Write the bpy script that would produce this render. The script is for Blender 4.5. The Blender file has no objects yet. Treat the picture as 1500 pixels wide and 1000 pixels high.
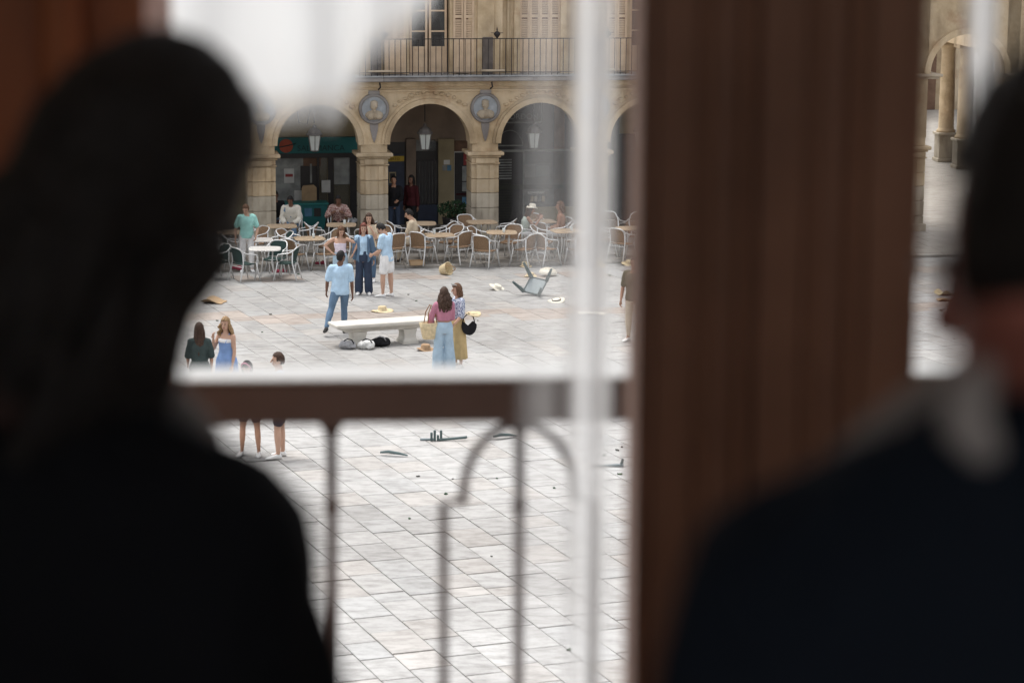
import bpy, bmesh, math, random
from mathutils import Vector, Matrix, noise as mnoise
random.seed(7)
R = math.radians
sc = bpy.context.scene
col = sc.collection

# ------------------------------------------------------------------ camera, world, sun, exposure
F_PX, CAM_H = 3650.0, 9.2
PITCH, ROLL = math.atan(655.0 / F_PX), R(0.3)
cam_d = bpy.data.cameras.new('camera'); cam = bpy.data.objects.new('camera', cam_d); col.objects.link(cam)
cam_d.sensor_width = 36.0; cam_d.lens = 36.0 * F_PX / 1500.0
cam_d.clip_start = 0.05; cam_d.clip_end = 2000
CAM_M = Matrix.Rotation(math.pi / 2 - PITCH, 3, 'X') @ Matrix.Rotation(ROLL, 3, 'Z')
cam.location = (0, 0, CAM_H); cam.rotation_euler = CAM_M.to_euler()
cam_d.dof.use_dof = True; cam_d.dof.focus_distance = 59.0; cam_d.dof.aperture_fstop = 3.6
sc.camera = cam

w = bpy.data.worlds.new('World'); sc.world = w; w.use_nodes = True
nt = w.node_tree; nt.nodes.clear()
sky = nt.nodes.new('ShaderNodeTexSky'); sky.sky_type = 'NISHITA'; sky.sun_disc = False
SUN_EL, SUN_ROT = R(72), R(-40)
sky.sun_elevation = SUN_EL; sky.sun_rotation = SUN_ROT; sky.air_density = 1.0; sky.dust_density = 4.0; sky.ozone_density = 1.0
hs = nt.nodes.new('ShaderNodeHueSaturation'); hs.inputs['Saturation'].default_value = 0.22
bgn = nt.nodes.new('ShaderNodeBackground'); bgn.inputs[1].default_value = 0.15
out = nt.nodes.new('ShaderNodeOutputWorld')
nt.links.new(sky.outputs[0], hs.inputs['Color']); nt.links.new(hs.outputs[0], bgn.inputs[0]); nt.links.new(bgn.outputs[0], out.inputs[0])
sun_d = bpy.data.lights.new('sun', 'SUN'); sun_d.energy = 0.75; sun_d.angle = R(16); sun_d.color = (1.0, 0.97, 0.93)
sun = bpy.data.objects.new('sun', sun_d); col.objects.link(sun)
az = SUN_ROT
sdir = Vector((math.sin(az) * math.cos(SUN_EL), math.cos(az) * math.cos(SUN_EL), math.sin(SUN_EL)))
sun.rotation_euler = sdir.to_track_quat('Z', 'Y').to_euler(); sun.location = (0, 0, 40)
sc.view_settings.view_transform = 'Standard'; sc.view_settings.look = 'None'
sc.view_settings.gamma = 1.0; sc.view_settings.use_curve_mapping = False
sc.view_settings.exposure = 0.92
sc.render.engine = 'CYCLES'
sc.cycles.use_denoising = True
sc.cycles.max_bounces = 8; sc.cycles.transparent_max_bounces = 12

# ------------------------------------------------------------------ pixel helpers (a pixel gives a direction only)
def ray(px, py):
    return (CAM_M @ Vector(((px - 750) / F_PX, (500 - py) / F_PX, -1.0)))
CP = Vector((0, 0, CAM_H))
def ground(px, py, z=0.0):
    d = ray(px, py); t = (z - CAM_H) / d.z
    return CP + d * t
def at_y(px, py, Y):
    d = ray(px, py); return CP + d * (Y / d.y)
def project(p):
    q = CAM_M.transposed() @ (Vector(p) - CP)
    return 750 + F_PX * q.x / -q.z, 500 - F_PX * q.y / -q.z, -q.z

# ------------------------------------------------------------------ materials
MATS = {}
def new_mat(name):
    m = bpy.data.materials.new(name); m.use_nodes = True
    n = m.node_tree; b = n.nodes['Principled BSDF']
    MATS[name] = m
    return m, n, b
def mat(name, c, rough=0.7, metal=0.0, var=0.15, scale=6.0, bump=0.0, bscale=60.0, spec=0.3, c2=None):
    """base colour broken up by noise of two sizes, with fine relief"""
    if name in MATS: return MATS[name]
    m, n, b = new_mat(name)
    b.inputs['Roughness'].default_value = rough; b.inputs['Metallic'].default_value = metal
    b.inputs['Specular IOR Level'].default_value = spec
    tc = n.nodes.new('ShaderNodeTexCoord')
    nz = n.nodes.new('ShaderNodeTexNoise'); nz.inputs['Scale'].default_value = scale; nz.inputs['Detail'].default_value = 6
    n.links.new(tc.outputs['Object'], nz.inputs['Vector'])
    rp = n.nodes.new('ShaderNodeValToRGB')
    e = rp.color_ramp.elements
    lo = tuple(x * (1 - var) for x in c); hi = tuple(min(1, x * (1 + var)) for x in (c2 or c))
    e[0].position = 0.3; e[0].color = (*lo, 1); e[1].position = 0.7; e[1].color = (*hi, 1)
    n.links.new(nz.outputs[0], rp.inputs[0]); n.links.new(rp.outputs[0], b.inputs['Base Color'])
    if bump > 0:
        n2 = n.nodes.new('ShaderNodeTexNoise'); n2.inputs['Scale'].default_value = bscale; n2.inputs['Detail'].default_value = 4
        n.links.new(tc.outputs['Object'], n2.inputs['Vector'])
        bp = n.nodes.new('ShaderNodeBump'); bp.inputs['Strength'].default_value = bump; bp.inputs['Distance'].default_value = 0.02
        n.links.new(n2.outputs[0], bp.inputs['Height']); n.links.new(bp.outputs[0], b.inputs['Normal'])
    return m
def stone_mat(name, c1, c2, c3, scale=0.9, rough=0.85):
    """weathered ashlar: patches, stains running down, grain"""
    m, n, b = new_mat(name); b.inputs['Roughness'].default_value = rough; b.inputs['Specular IOR Level'].default_value = 0.2
    L = n.links.new
    g = n.nodes.new('ShaderNodeNewGeometry'); info = n.nodes.new('ShaderNodeObjectInfo')
    n1 = n.nodes.new('ShaderNodeTexNoise'); n1.inputs['Scale'].default_value = scale; n1.inputs['Detail'].default_value = 8; n1.inputs['Roughness'].default_value = 0.65
    L(g.outputs['Position'], n1.inputs['Vector'])
    rp = n.nodes.new('ShaderNodeValToRGB'); e = rp.color_ramp.elements
    e[0].position = 0.32; e[0].color = (*c1, 1); e[1].position = 0.68; e[1].color = (*c3, 1)
    k = e.new(0.5); k.color = (*c2, 1)
    L(n1.outputs[0], rp.inputs[0])
    mp = n.nodes.new('ShaderNodeMapping'); mp.inputs['Scale'].default_value = (1.6, 1.6, 0.7)
    L(g.outputs['Position'], mp.inputs['Vector'])
    n2 = n.nodes.new('ShaderNodeTexNoise'); n2.inputs['Scale'].default_value = 1.3; n2.inputs['Detail'].default_value = 7
    L(mp.outputs[0], n2.inputs['Vector'])
    r2 = n.nodes.new('ShaderNodeValToRGB'); e = r2.color_ramp.elements
    e[0].position = 0.34; e[0].color = (0.42, 0.38, 0.35, 1); e[1].position = 0.50; e[1].color = (1, 1, 1, 1)
    L(n2.outputs[0], r2.inputs[0])
    mx = n.nodes.new('ShaderNodeMixRGB'); mx.blend_type = 'MULTIPLY'; mx.inputs[0].default_value = 0.5
    L(rp.outputs[0], mx.inputs[1]); L(r2.outputs[0], mx.inputs[2])
    n5 = n.nodes.new('ShaderNodeTexNoise'); n5.inputs['Scale'].default_value = 0.75; n5.inputs['Detail'].default_value = 6; n5.inputs['Roughness'].default_value = 0.7
    mp5 = n.nodes.new('ShaderNodeMapping'); mp5.inputs['Location'].default_value = (7.3, 2.1, 4.4); L(g.outputs['Position'], mp5.inputs[0]); L(mp5.outputs[0], n5.inputs['Vector'])
    r5 = n.nodes.new('ShaderNodeValToRGB'); r5.color_ramp.elements[0].position = 0.56; r5.color_ramp.elements[1].position = 0.68; r5.color_ramp.elements[1].color = (0.55, 0.55, 0.55, 1); L(n5.outputs[0], r5.inputs[0])
    mx5 = n.nodes.new('ShaderNodeMixRGB'); mx5.inputs[2].default_value = (0.33, 0.18, 0.095, 1) if name == 'sandstone' else (0.25, 0.22, 0.19, 1)
    L(r5.outputs[0], mx5.inputs[0]); L(mx.outputs[0], mx5.inputs[1]); mx = mx5
    # each block a little different
    mr = n.nodes.new('ShaderNodeMapRange'); mr.inputs[3].default_value = 0.84; mr.inputs[4].default_value = 1.12
    L(info.outputs['Random'], mr.inputs[0])
    vm = n.nodes.new('ShaderNodeVectorMath'); vm.operation = 'SCALE'
    L(mx.outputs[0], vm.inputs[0]); L(mr.outputs[0], vm.inputs['Scale'])
    L(vm.outputs[0], b.inputs['Base Color'])
    n3 = n.nodes.new('ShaderNodeTexNoise'); n3.inputs['Scale'].default_value = 28; n3.inputs['Detail'].default_value = 6
    L(g.outputs['Position'], n3.inputs['Vector'])
    bp = n.nodes.new('ShaderNodeBump'); bp.inputs['Strength'].default_value = 0.5; bp.inputs['Distance'].default_value = 0.02
    L(n3.outputs[0], bp.inputs['Height']); L(bp.outputs[0], b.inputs['Normal'])
    return m
stone_mat('sandstone', (0.38, 0.28, 0.17), (0.54, 0.42, 0.275), (0.62, 0.505, 0.36))
stone_mat('granite', (0.34, 0.295, 0.225), (0.45, 0.395, 0.31), (0.52, 0.46, 0.37))
stone_mat('grey_stone', (0.20, 0.18, 0.17), (0.27, 0.25, 0.24), (0.34, 0.32, 0.30))
stone_mat('carved', (0.36, 0.29, 0.21), (0.48, 0.40, 0.30), (0.56, 0.48, 0.38))
mat('medallion_field', (0.33, 0.35, 0.37), var=0.2, scale=8)
mat('dark_stain', (0.13, 0.108, 0.095), var=0.3, scale=5)
mat('stucco', (0.36, 0.30, 0.19), var=0.25, scale=1.5, rough=0.9)
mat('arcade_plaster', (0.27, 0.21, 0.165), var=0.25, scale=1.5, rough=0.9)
mat('black_front', (0.040, 0.037, 0.038), rough=0.4)
mat('teal', (0.02, 0.15, 0.155), rough=0.5, var=0.2, scale=1.5)
mat('teal_bright', (0.035, 0.22, 0.21), rough=0.5, var=0.15)
mat('teal_letter', (0.008, 0.045, 0.05), rough=0.5)
mat('orange_red', (0.40, 0.09, 0.05), rough=0.6)
mat('navy', (0.04, 0.05, 0.08), rough=0.45)
mat('yellow_sign', (0.50, 0.34, 0.04), rough=0.5)
mat('sign_brown', (0.10, 0.045, 0.01), rough=0.5)
mat('poster_white', (0.62, 0.62, 0.60), var=0.12, scale=5)
mat('poster_grey', (0.30, 0.31, 0.30), var=0.3, scale=4)
mat('poster_red', (0.32, 0.06, 0.06), var=0.2)
mat('poster_blue', (0.10, 0.22, 0.34), var=0.3)
mat('cardboard', (0.42, 0.29, 0.17), var=0.15, scale=5)
mat('wood_brown', (0.17, 0.10, 0.065), var=0.25, scale=4)
mat('shutter', (0.60, 0.45, 0.31), rough=0.6, var=0.14, scale=3, bump=0.15)
mat('curtain_blue', (0.52, 0.58, 0.56), rough=0.9, var=0.1)
mat('iron', (0.035, 0.03, 0.03), rough=0.5, metal=0.3)
mat('zinc', (0.30, 0.31, 0.32), rough=0.5, metal=0.2, var=0.2)
mat('lantern_glass', (0.62, 0.66, 0.64), rough=0.35, var=0.05)
mat('lantern_metal', (0.16, 0.15, 0.145), rough=0.55, metal=0.2)
mat('alu', (0.74, 0.74, 0.73), rough=0.35, metal=0.35, var=0.05)
mat('wicker', (0.25, 0.16, 0.095), rough=0.75, var=0.35, scale=60, bump=0.6, bscale=150)
mat('wicker_green', (0.022, 0.050, 0.045), rough=0.7, var=0.35, scale=60, bump=0.6, bscale=150)
mat('table_tan', (0.46, 0.35, 0.24), rough=0.5, var=0.12, scale=4)
mat('table_white', (0.62, 0.60, 0.57), rough=0.4, var=0.08, scale=4)
mat('bench_stone', (0.60, 0.57, 0.51), rough=0.8, var=0.10, scale=5, bump=0.3)
mat('straw', (0.66, 0.54, 0.34), rough=0.85, var=0.18, scale=20, bump=0.4, bscale=120)
mat('straw_white', (0.76, 0.71, 0.60), rough=0.85, var=0.1, scale=20, bump=0.3, bscale=120)
mat('straw_brown', (0.38, 0.25, 0.15), rough=0.85, var=0.2, scale=20, bump=0.3, bscale=120)
mat('plastic_green', (0.085, 0.12, 0.12), rough=0.45, var=0.12)
mat('plastic_pale', (0.21, 0.25, 0.26), rough=0.5, var=0.08)
mat('leaf', (0.035, 0.075, 0.035), rough=0.7, var=0.4, scale=9)
mat('red_cloth', (0.30, 0.045, 0.075), rough=0.85)
mat('scrap_dark', (0.06, 0.06, 0.05), rough=0.8)
# people
for nm, c in dict(skin=(0.52, 0.32, 0.23), skin_tan=(0.40, 0.22, 0.145), skin_brown=(0.17, 0.085, 0.055), skin_ruddy=(0.36, 0.13, 0.10), skin_dark=(0.045, 0.018, 0.013)).items():
    mat(nm, c, rough=0.55, var=0.08, scale=9)
for nm, c in dict(mint=(0.36, 0.68, 0.62), pale_blue=(0.47, 0.64, 0.80), sky_blue=(0.42, 0.58, 0.74), white_cloth=(0.80, 0.79, 0.78),
                  lilac=(0.74, 0.66, 0.74), denim=(0.13, 0.20, 0.29), denim_light=(0.38, 0.50, 0.60), denim_dark=(0.045, 0.060, 0.095), denim_mid=(0.095, 0.15, 0.225),
                  beige=(0.60, 0.50, 0.37), cream=(0.62, 0.58, 0.50), black_cloth=(0.018, 0.018, 0.02), maroon=(0.055, 0.014, 0.016), plaid=(0.36, 0.22, 0.19),
                  pink=(0.46, 0.20, 0.27), floral=(0.40, 0.46, 0.60), yellow_cloth=(0.52, 0.39, 0.20), belt_brown=(0.24, 0.12, 0.06),
                  dress_blue=(0.22, 0.34, 0.60), dress_green=(0.050, 0.068, 0.066), olive=(0.115, 0.105, 0.070), khaki=(0.62, 0.54, 0.42), sage=(0.50, 0.56, 0.50),
                  grey_cloth=(0.32, 0.32, 0.33), suit=(0.010, 0.011, 0.014), suit_navy=(0.012, 0.017, 0.027), navy_shorts=(0.035, 0.04, 0.06)).items():
    mat(nm, c, rough=0.9, var=0.13, scale=7, bump=0.25, bscale=35, spec=0.1)
for nm, c in dict(hair_black=(0.012, 0.010, 0.010), hair_brown=(0.060, 0.032, 0.020), hair_red=(0.16, 0.045, 0.03), hair_blond=(0.30, 0.19, 0.095), hair_chestnut=(0.13, 0.065, 0.035)).items():
    mat(nm, c, rough=0.6, var=0.45, scale=40, bump=0.5, bscale=90)
mat('cloth_pale', (0.36, 0.34, 0.34), rough=0.9)
for nm_, sc_ in (('floral', 38), ('plaid', 30)):
    nn = [q for q in MATS[nm_].node_tree.nodes if q.type == 'TEX_NOISE'][0]; nn.inputs['Scale'].default_value = sc_
    rr_ = [q for q in MATS[nm_].node_tree.nodes if q.type == 'VALTORGB'][0].color_ramp.elements
    rr_[0].position = 0.42; rr_[1].position = 0.58
    rr_[0].color = (0.12, 0.15, 0.26, 1) if nm_ == 'floral' else (0.20, 0.09, 0.08, 1); rr_[1].color = (0.66, 0.70, 0.78, 1) if nm_ == 'floral' else (0.48, 0.36, 0.32, 1)
mat('eye', (0.02, 0.015, 0.012), rough=0.3); mat('lip', (0.30, 0.10, 0.09), rough=0.5)
mat('shoe_white', (0.82, 0.81, 0.79), rough=0.6, var=0.05); mat('shoe_dark', (0.035, 0.033, 0.033), rough=0.6)
# room
mat('frame_wood', (0.285, 0.142, 0.09), rough=0.5, var=0.25, scale=3, bump=0.1)
mat('jamb_wood', (0.36, 0.115, 0.045), rough=0.5, var=0.25, scale=3)
mat('room_wall', (0.74, 0.70, 0.64), rough=0.95); mat('room_floor', (0.30, 0.19, 0.12), rough=0.6)
mat('rail_paint', (0.135, 0.112, 0.112), rough=0.45, var=0.12); mat('rail_top', (0.40, 0.40, 0.39), rough=0.35, var=0.05)
mat('house_wall', (0.38, 0.29, 0.19), rough=0.9, var=0.2, scale=1)

def sheer(name, dens, hem=0.0):
    m, n, b = new_mat(name); n.nodes.remove(b); L = n.links.new
    tr = n.nodes.new('ShaderNodeBsdfTranslucent'); tr.inputs[0].default_value = (0.76, 0.76, 0.75, 1)
    df = n.nodes.new('ShaderNodeBsdfDiffuse'); df.inputs[0].default_value = (0.85, 0.85, 0.83, 1)
    m1 = n.nodes.new('ShaderNodeMixShader'); m1.inputs[0].default_value = 0.05
    tp = n.nodes.new('ShaderNodeBsdfTransparent'); m2 = n.nodes.new('ShaderNodeMixShader'); m2.inputs[0].default_value = dens
    at = n.nodes.new('ShaderNodeAttribute'); at.attribute_name = 'weave'; mu = n.nodes.new('ShaderNodeMath'); mu.operation = 'MULTIPLY'; mu.inputs[1].default_value = dens
    L(at.outputs['Fac'], mu.inputs[0]); L(mu.outputs[0], m2.inputs[0])
    o = n.nodes['Material Output']
    L(tr.outputs[0], m1.inputs[1]); L(df.outputs[0], m1.inputs[2]); L(tp.outputs[0], m2.inputs[1]); L(m1.outputs[0], m2.inputs[2]); L(m2.outputs[0], o.inputs[0])
    return m
sheer('sheer_thin', 0.22); sheer('sheer_dense', 0.98); sheer('sheer_mid', 0.86)
def glassy(name, tint, opac):
    m, n, b = new_mat(name)
    b.inputs['Base Color'].default_value = (*tint, 1); b.inputs['Roughness'].default_value = 0.06; b.inputs['Alpha'].default_value = opac
    b.inputs['Specular IOR Level'].default_value = 0.5
    return m
glassy('shop_glass', (0.10, 0.11, 0.11), 0.30); glassy('window_glass', (0.05, 0.05, 0.05), 0.55)

def paving_mat(name, attr=True, base=(0.50, 0.475, 0.435)):
    m, n, b = new_mat(name); b.inputs['Roughness'].default_value = 0.62; b.inputs['Specular IOR Level'].default_value = 0.35; L = n.links.new
    g = n.nodes.new('ShaderNodeNewGeometry')
    a = n.nodes.new('ShaderNodeAttribute'); a.attribute_name = 'tint'
    n1 = n.nodes.new('ShaderNodeTexNoise'); n1.inputs['Scale'].default_value = 3.2; n1.inputs['Detail'].default_value = 9; n1.inputs['Roughness'].default_value = 0.7
    mp = n.nodes.new('ShaderNodeMapping'); mp.inputs['Rotation'].default_value = (0, 0, R(-19)); mp.inputs['Scale'].default_value = (0.8, 1.6, 1)
    L(g.outputs['Position'], mp.inputs[0]); L(mp.outputs[0], n1.inputs['Vector'])
    rp = n.nodes.new('ShaderNodeValToRGB'); e = rp.color_ramp.elements
    e[0].position = 0.33; e[0].color = (0.64, 0.63, 0.62, 1); e[1].position = 0.56; e[1].color = (1.02, 1.02, 1.02, 1)
    L(n1.outputs[0], rp.inputs[0])
    n2 = n.nodes.new('ShaderNodeTexNoise'); n2.inputs['Scale'].default_value = 0.16; n2.inputs['Detail'].default_value = 5
    L(g.outputs['Position'], n2.inputs['Vector'])
    r2 = n.nodes.new('ShaderNodeValToRGB'); e = r2.color_ramp.elements
    e[0].position = 0.36; e[0].color = (0.80, 0.79, 0.78, 1); e[1].position = 0.58; e[1].color = (1, 1, 1, 1)
    L(n2.outputs[0], r2.inputs[0])
    mx = n.nodes.new('ShaderNodeMixRGB'); mx.blend_type = 'MULTIPLY'; mx.inputs[0].default_value = 1
    L(rp.outputs[0], mx.inputs[1]); L(r2.outputs[0], mx.inputs[2])
    mx2 = n.nodes.new('ShaderNodeMixRGB'); mx2.blend_type = 'MULTIPLY'; mx2.inputs[0].default_value = 1
    L(mx.outputs[0], mx2.inputs[1])
    if attr: L(a.outputs['Color'], mx2.inputs[2])
    else: mx2.inputs[2].default_value = (*base, 1)
    L(mx2.outputs[0], b.inputs['Base Color'])
    n3 = n.nodes.new('ShaderNodeTexNoise'); n3.inputs['Scale'].default_value = 30
    L(g.outputs['Position'], n3.inputs['Vector'])
    bp = n.nodes.new('ShaderNodeBump'); bp.inputs['Strength'].default_value = 0.3; bp.inputs['Distance'].default_value = 0.01
    L(n3.outputs[0], bp.inputs['Height']); L(bp.outputs[0], b.inputs['Normal'])
    return m
paving_mat('paving'); paving_mat('paving_walk', False, (0.36, 0.335, 0.30)); mat('mortar', (0.33, 0.31, 0.285), rough=0.95, var=0.3, scale=3)

# ------------------------------------------------------------------ mesh builder
class MB:
    def __init__(s): s.v = []; s.f = []
    def quadstrip(s, rings, close=True, cap=True):
        n = len(rings[0]); b = len(s.v)
        for r in rings: s.v.extend(tuple(p) for p in r)
        m = n if close else n - 1
        for i in range(len(rings) - 1):
            for j in range(m):
                k = (j + 1) % n
                s.f.append((b + i*n + j, b + i*n + k, b + (i+1)*n + k, b + (i+1)*n + j))
        if cap and close:
            s.f.append(tuple(b + j for j in reversed(range(n))))
            s.f.append(tuple(b + (len(rings)-1)*n + j for j in range(n)))
        return s
    def box(s, x0, x1, y0, y1, z0, z1, M=None):
        b = len(s.v)
        ps = [(x0,y0,z0),(x1,y0,z0),(x1,y1,z0),(x0,y1,z0),(x0,y0,z1),(x1,y0,z1),(x1,y1,z1),(x0,y1,z1)]
        if M: ps = [tuple(M @ Vector(p)) for p in ps]
        s.v += ps
        for f in ((0,3,2,1),(4,5,6,7),(0,1,5,4),(1,2,6,5),(2,3,7,6),(3,0,4,7)): s.f.append(tuple(b+i for i in f))
        return s
    def bbox(s, x0, x1, y0, y1, z0, z1, c=0.01):
        """box with chamfered front and top edges"""
        rings = []
        for z, i in ((z0, c), (z0 + c, 0), (z1 - c, 0), (z1, c)):
            rings.append([(x0+i, y0+i, z), (x1-i, y0+i, z), (x1-i, y1-i, z), (x0+i, y1-i, z)])
        return s.quadstrip(rings)
    def tube(s, path, r, n=8, flat=1.0, up=None):
        path = [Vector(p) for p in path]
        rr = r if isinstance(r, (list, tuple)) else [r] * len(path)
        rings = []; a = None
        for i, p in enumerate(path):
            t = (path[min(i+1, len(path)-1)] - path[max(i-1, 0)])
            if t.length < 1e-9: t = Vector((0,0,1))
            t.normalize()
            if a is None:
                ref = Vector(up) if up else (Vector((0,0,1)) if abs(t.z) < 0.9 else Vector((1,0,0)))
                a = (ref - t * ref.dot(t)).normalized()
            else:
                a = a - t * a.dot(t)
                a = a.normalized() if a.length > 1e-6 else t.orthogonal().normalized()
            bb = t.cross(a)
            rings.append([p + (a * math.cos(2*math.pi*k/n) * flat + bb * math.sin(2*math.pi*k/n)) * rr[i] for k in range(n)])
        return s.quadstrip(rings)
    def limb(s, path, rr, n=12):
        """tapered limb with rounded ends"""
        P = [Vector(p) for p in path]; d0 = (P[0]-P[1]).normalized(); d1 = (P[-1]-P[-2]).normalized()
        pp = [P[0] + d0*rr[0]*0.85, P[0] + d0*rr[0]*0.5] + P + [P[-1] + d1*rr[-1]*0.5, P[-1] + d1*rr[-1]*0.85]
        r2 = [rr[0]*0.4, rr[0]*0.85] + list(rr) + [rr[-1]*0.85, rr[-1]*0.4]
        return s.tube(pp, r2, n)
    def lathe(s, prof, n=20, M=None, sx=1.0, sy=1.0):
        rings = []
        for r, z in prof:
            ring = [Vector((r*sx*math.cos(2*math.pi*k/n), r*sy*math.sin(2*math.pi*k/n), z)) for k in range(n)]
            rings.append([M @ p for p in ring] if M else ring)
        return s.quadstrip(rings)
    def ell(s, c, rx, ry, rz, n=14, m=9, M=None):
        c = Vector(c); rings = []
        for i in range(m + 1):
            th = math.pi * (0.03 + 0.94 * i / m)
            ring = [Vector((rx*math.sin(th)*math.cos(2*math.pi*k/n), ry*math.sin(th)*math.sin(2*math.pi*k/n), -rz*math.cos(th))) for k in range(n)]
            rings.append([c + (M @ p if M else p) for p in ring])
        return s.quadstrip(rings)
    def prism(s, pts, y0, y1):
        """outline in XZ extruded along Y"""
        n = len(pts); b = len(s.v)
        s.v += [(x, y0, z) for x, z in pts] + [(x, y1, z) for x, z in pts]
        s.f.append(tuple(b + i for i in range(n))); s.f.append(tuple(b + n + i for i in reversed(range(n))))
        for i in range(n):
            j = (i+1) % n; s.f.append((b+j, b+i, b+n+i, b+n+j))
        return s
    def mesh(s, name, m=None, smooth=False):
        me = bpy.data.meshes.new(name); me.from_pydata([tuple(p) for p in s.v], [], s.f)
        if m: me.materials.append(MATS[m])
        bm = bmesh.new(); bm.from_mesh(me); bmesh.ops.recalc_face_normals(bm, faces=bm.faces); bm.to_mesh(me); bm.free()
        if smooth: me.polygons.foreach_set('use_smooth', [True] * len(me.polygons))
        return me
    def build(s, name, m, parent=None, smooth=False, loc=None, rotz=0.0):
        return link(name, s.mesh(name, m, smooth), parent, loc, rotz)
def link(name, me, parent=None, loc=None, rotz=0.0):
    o = bpy.data.objects.new(name, me); col.objects.link(o)
    if parent: o.parent = parent
    if loc is not None: o.location = loc
    if rotz: o.rotation_euler = (0, 0, rotz)
    return o
def tag(o, label=None, cat=None, group=None, kind=None):
    if label: o['label'] = label
    if cat: o['category'] = cat
    if group: o['group'] = group
    if kind: o['kind'] = kind
    return o
def empty(name, loc=(0,0,0), rotz=0.0, **k):
    o = bpy.data.objects.new(name, None); col.objects.link(o); o.location = loc; o.rotation_euler = (0,0,rotz); o.empty_display_size = 0.1
    return tag(o, **k)
def copy_tree(o, parent=None):
    c = o.copy(); col.objects.link(c)
    if parent: c.parent = parent
    for ch in KIDS.get(o.name, []): copy_tree(ch, c)
    return c
KIDS = {}
def index_kids():
    KIDS.clear()
    for o in bpy.data.objects:
        if o.parent: KIDS.setdefault(o.parent.name, []).append(o)

# ------------------------------------------------------------------ frames of the place
STEP = 0.075                                             # the raised walk in front of the arcade
FA = R(10)                                              # facade direction, turned 10 degrees to the view
O = ground(750, 349, STEP)
UX = Vector((math.cos(FA), math.sin(FA), 0)); VY = Vector((-math.sin(FA), math.cos(FA), 0))
def loc_f(X, Y, Z=0.0): return O + UX * X + VY * Y + Vector((0, 0, Z))
def fac(px, py, Y=0.0):
    """pixel -> (X, Z above walk) on the plane parallel to the facade at depth Y"""
    d = ray(px, py); p0 = O + VY * Y
    t = (p0 - CP).dot(VY) / d.dot(VY); q = CP + d * t - O
    return q.dot(UX), q.z
def walk(px, py): return ground(px, py, STEP)
PX0 = fac(548, 222)[0]; SP = (fac(873, 222)[0] - fac(385, 222)[0]) / 3.0
Z_CAP = fac(710, 222)[1]
def pillar_x(i): return PX0 + SP * i                    # 0 = pillar at px 548
I_LAST = 5                                              # the pier beside the tall portal

# ------------------------------------------------------------------ ground: plaza paving, kerb, walk
kq = ground(620, 392.5) - O
Y_KERB = kq.dot(VY)
g = MB(); g.box(-400, 400, -300, 500, -0.6, -0.022)
plaza = g.build('plaza_ground', 'mortar'); tag(plaza, kind='structure')
PA = R(21)
A_ = Vector((-math.sin(PA), math.cos(PA), 0)); B_ = Vector((math.cos(PA), math.sin(PA), 0))
def slab_geom(a0, a1, b0, b1, lift):
    c = 0.010; r = []
    for inset, z in ((0.0, -0.03), (0.0, lift - 0.006), (c, lift)):
        r.append([A_*a + B_*b + Vector((0,0,z)) for a, b in ((a0+inset, b0+inset), (a0+inset, b1-inset), (a1-inset, b1-inset), (a1-inset, b0+inset))])
    return r
rs = random.Random(3)
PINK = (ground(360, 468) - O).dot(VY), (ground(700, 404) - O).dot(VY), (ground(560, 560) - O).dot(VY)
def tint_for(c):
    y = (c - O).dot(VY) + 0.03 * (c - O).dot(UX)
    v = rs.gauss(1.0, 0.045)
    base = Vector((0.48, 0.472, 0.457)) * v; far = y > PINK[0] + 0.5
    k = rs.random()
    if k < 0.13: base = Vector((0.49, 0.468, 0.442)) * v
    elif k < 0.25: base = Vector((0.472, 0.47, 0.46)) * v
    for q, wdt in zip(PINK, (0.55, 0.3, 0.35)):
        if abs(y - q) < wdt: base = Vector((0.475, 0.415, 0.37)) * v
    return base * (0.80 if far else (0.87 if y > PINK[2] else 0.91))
slabs = []
b = -34.0
j = 0
while b < 40:
    wd = rs.uniform(0.44, 0.60)
    a = 14.0 + rs.choice((0, 0, 0, 0.37, 0.2))
    rl_ = random.Random(99)
    while a < 78:
        ln = rl_.uniform(0.6, 1.0) if rs.random() < 0.8 else rs.uniform(0.6, 1.1)
        if abs(((a + 3) % 11.0)) < 0.4: ln = 0.42
        c = A_*(a + ln/2) + B_*(b + wd/2)
        if c.y > 12 and abs(c.x) < 34 and (c - O).dot(VY) < Y_KERB + 0.35:
            px, py, dz = project(c)
            slabs.append((a, a + ln, b, b + wd, c, px, py, dz))
        a += ln
    b += wd; j += 1
vis = sorted([s for s in slabs if 470 < s[5] < 935 and s[6] < 1012], key=lambda s: s[7])[:295]
vis_ids = set(id(s) for s in vis)
def slab_mesh(lst, name):
    m = MB(); tints = []
    for (a0, a1, b0, b1, c, *_r) in lst:
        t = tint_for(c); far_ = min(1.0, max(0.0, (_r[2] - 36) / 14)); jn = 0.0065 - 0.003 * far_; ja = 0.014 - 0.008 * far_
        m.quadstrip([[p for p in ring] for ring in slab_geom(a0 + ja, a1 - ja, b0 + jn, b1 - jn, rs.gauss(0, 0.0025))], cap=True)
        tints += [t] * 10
    me = bpy.data.meshes.new(name); me.from_pydata([tuple(p) for p in m.v], [], m.f); me.materials.append(MATS['paving'])
    at = me.color_attributes.new('tint', 'FLOAT_COLOR', 'CORNER')
    buf = []
    for p in me.polygons:
        t = tints[p.index]
        for _ in range(p.loop_total): buf += [t.x, t.y, t.z, 1.0]
    at.data.foreach_set('color', buf)
    bm = bmesh.new(); bm.from_mesh(me); bmesh.ops.recalc_face_normals(bm, faces=bm.faces); bm.to_mesh(me); bm.free()
    return me
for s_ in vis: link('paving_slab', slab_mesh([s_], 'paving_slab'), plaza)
tag(link('far_paving_slabs', slab_mesh([s_ for s_ in slabs if id(s_) not in vis_ids], 'far_paving_slabs'), plaza), kind='stuff')

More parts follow.
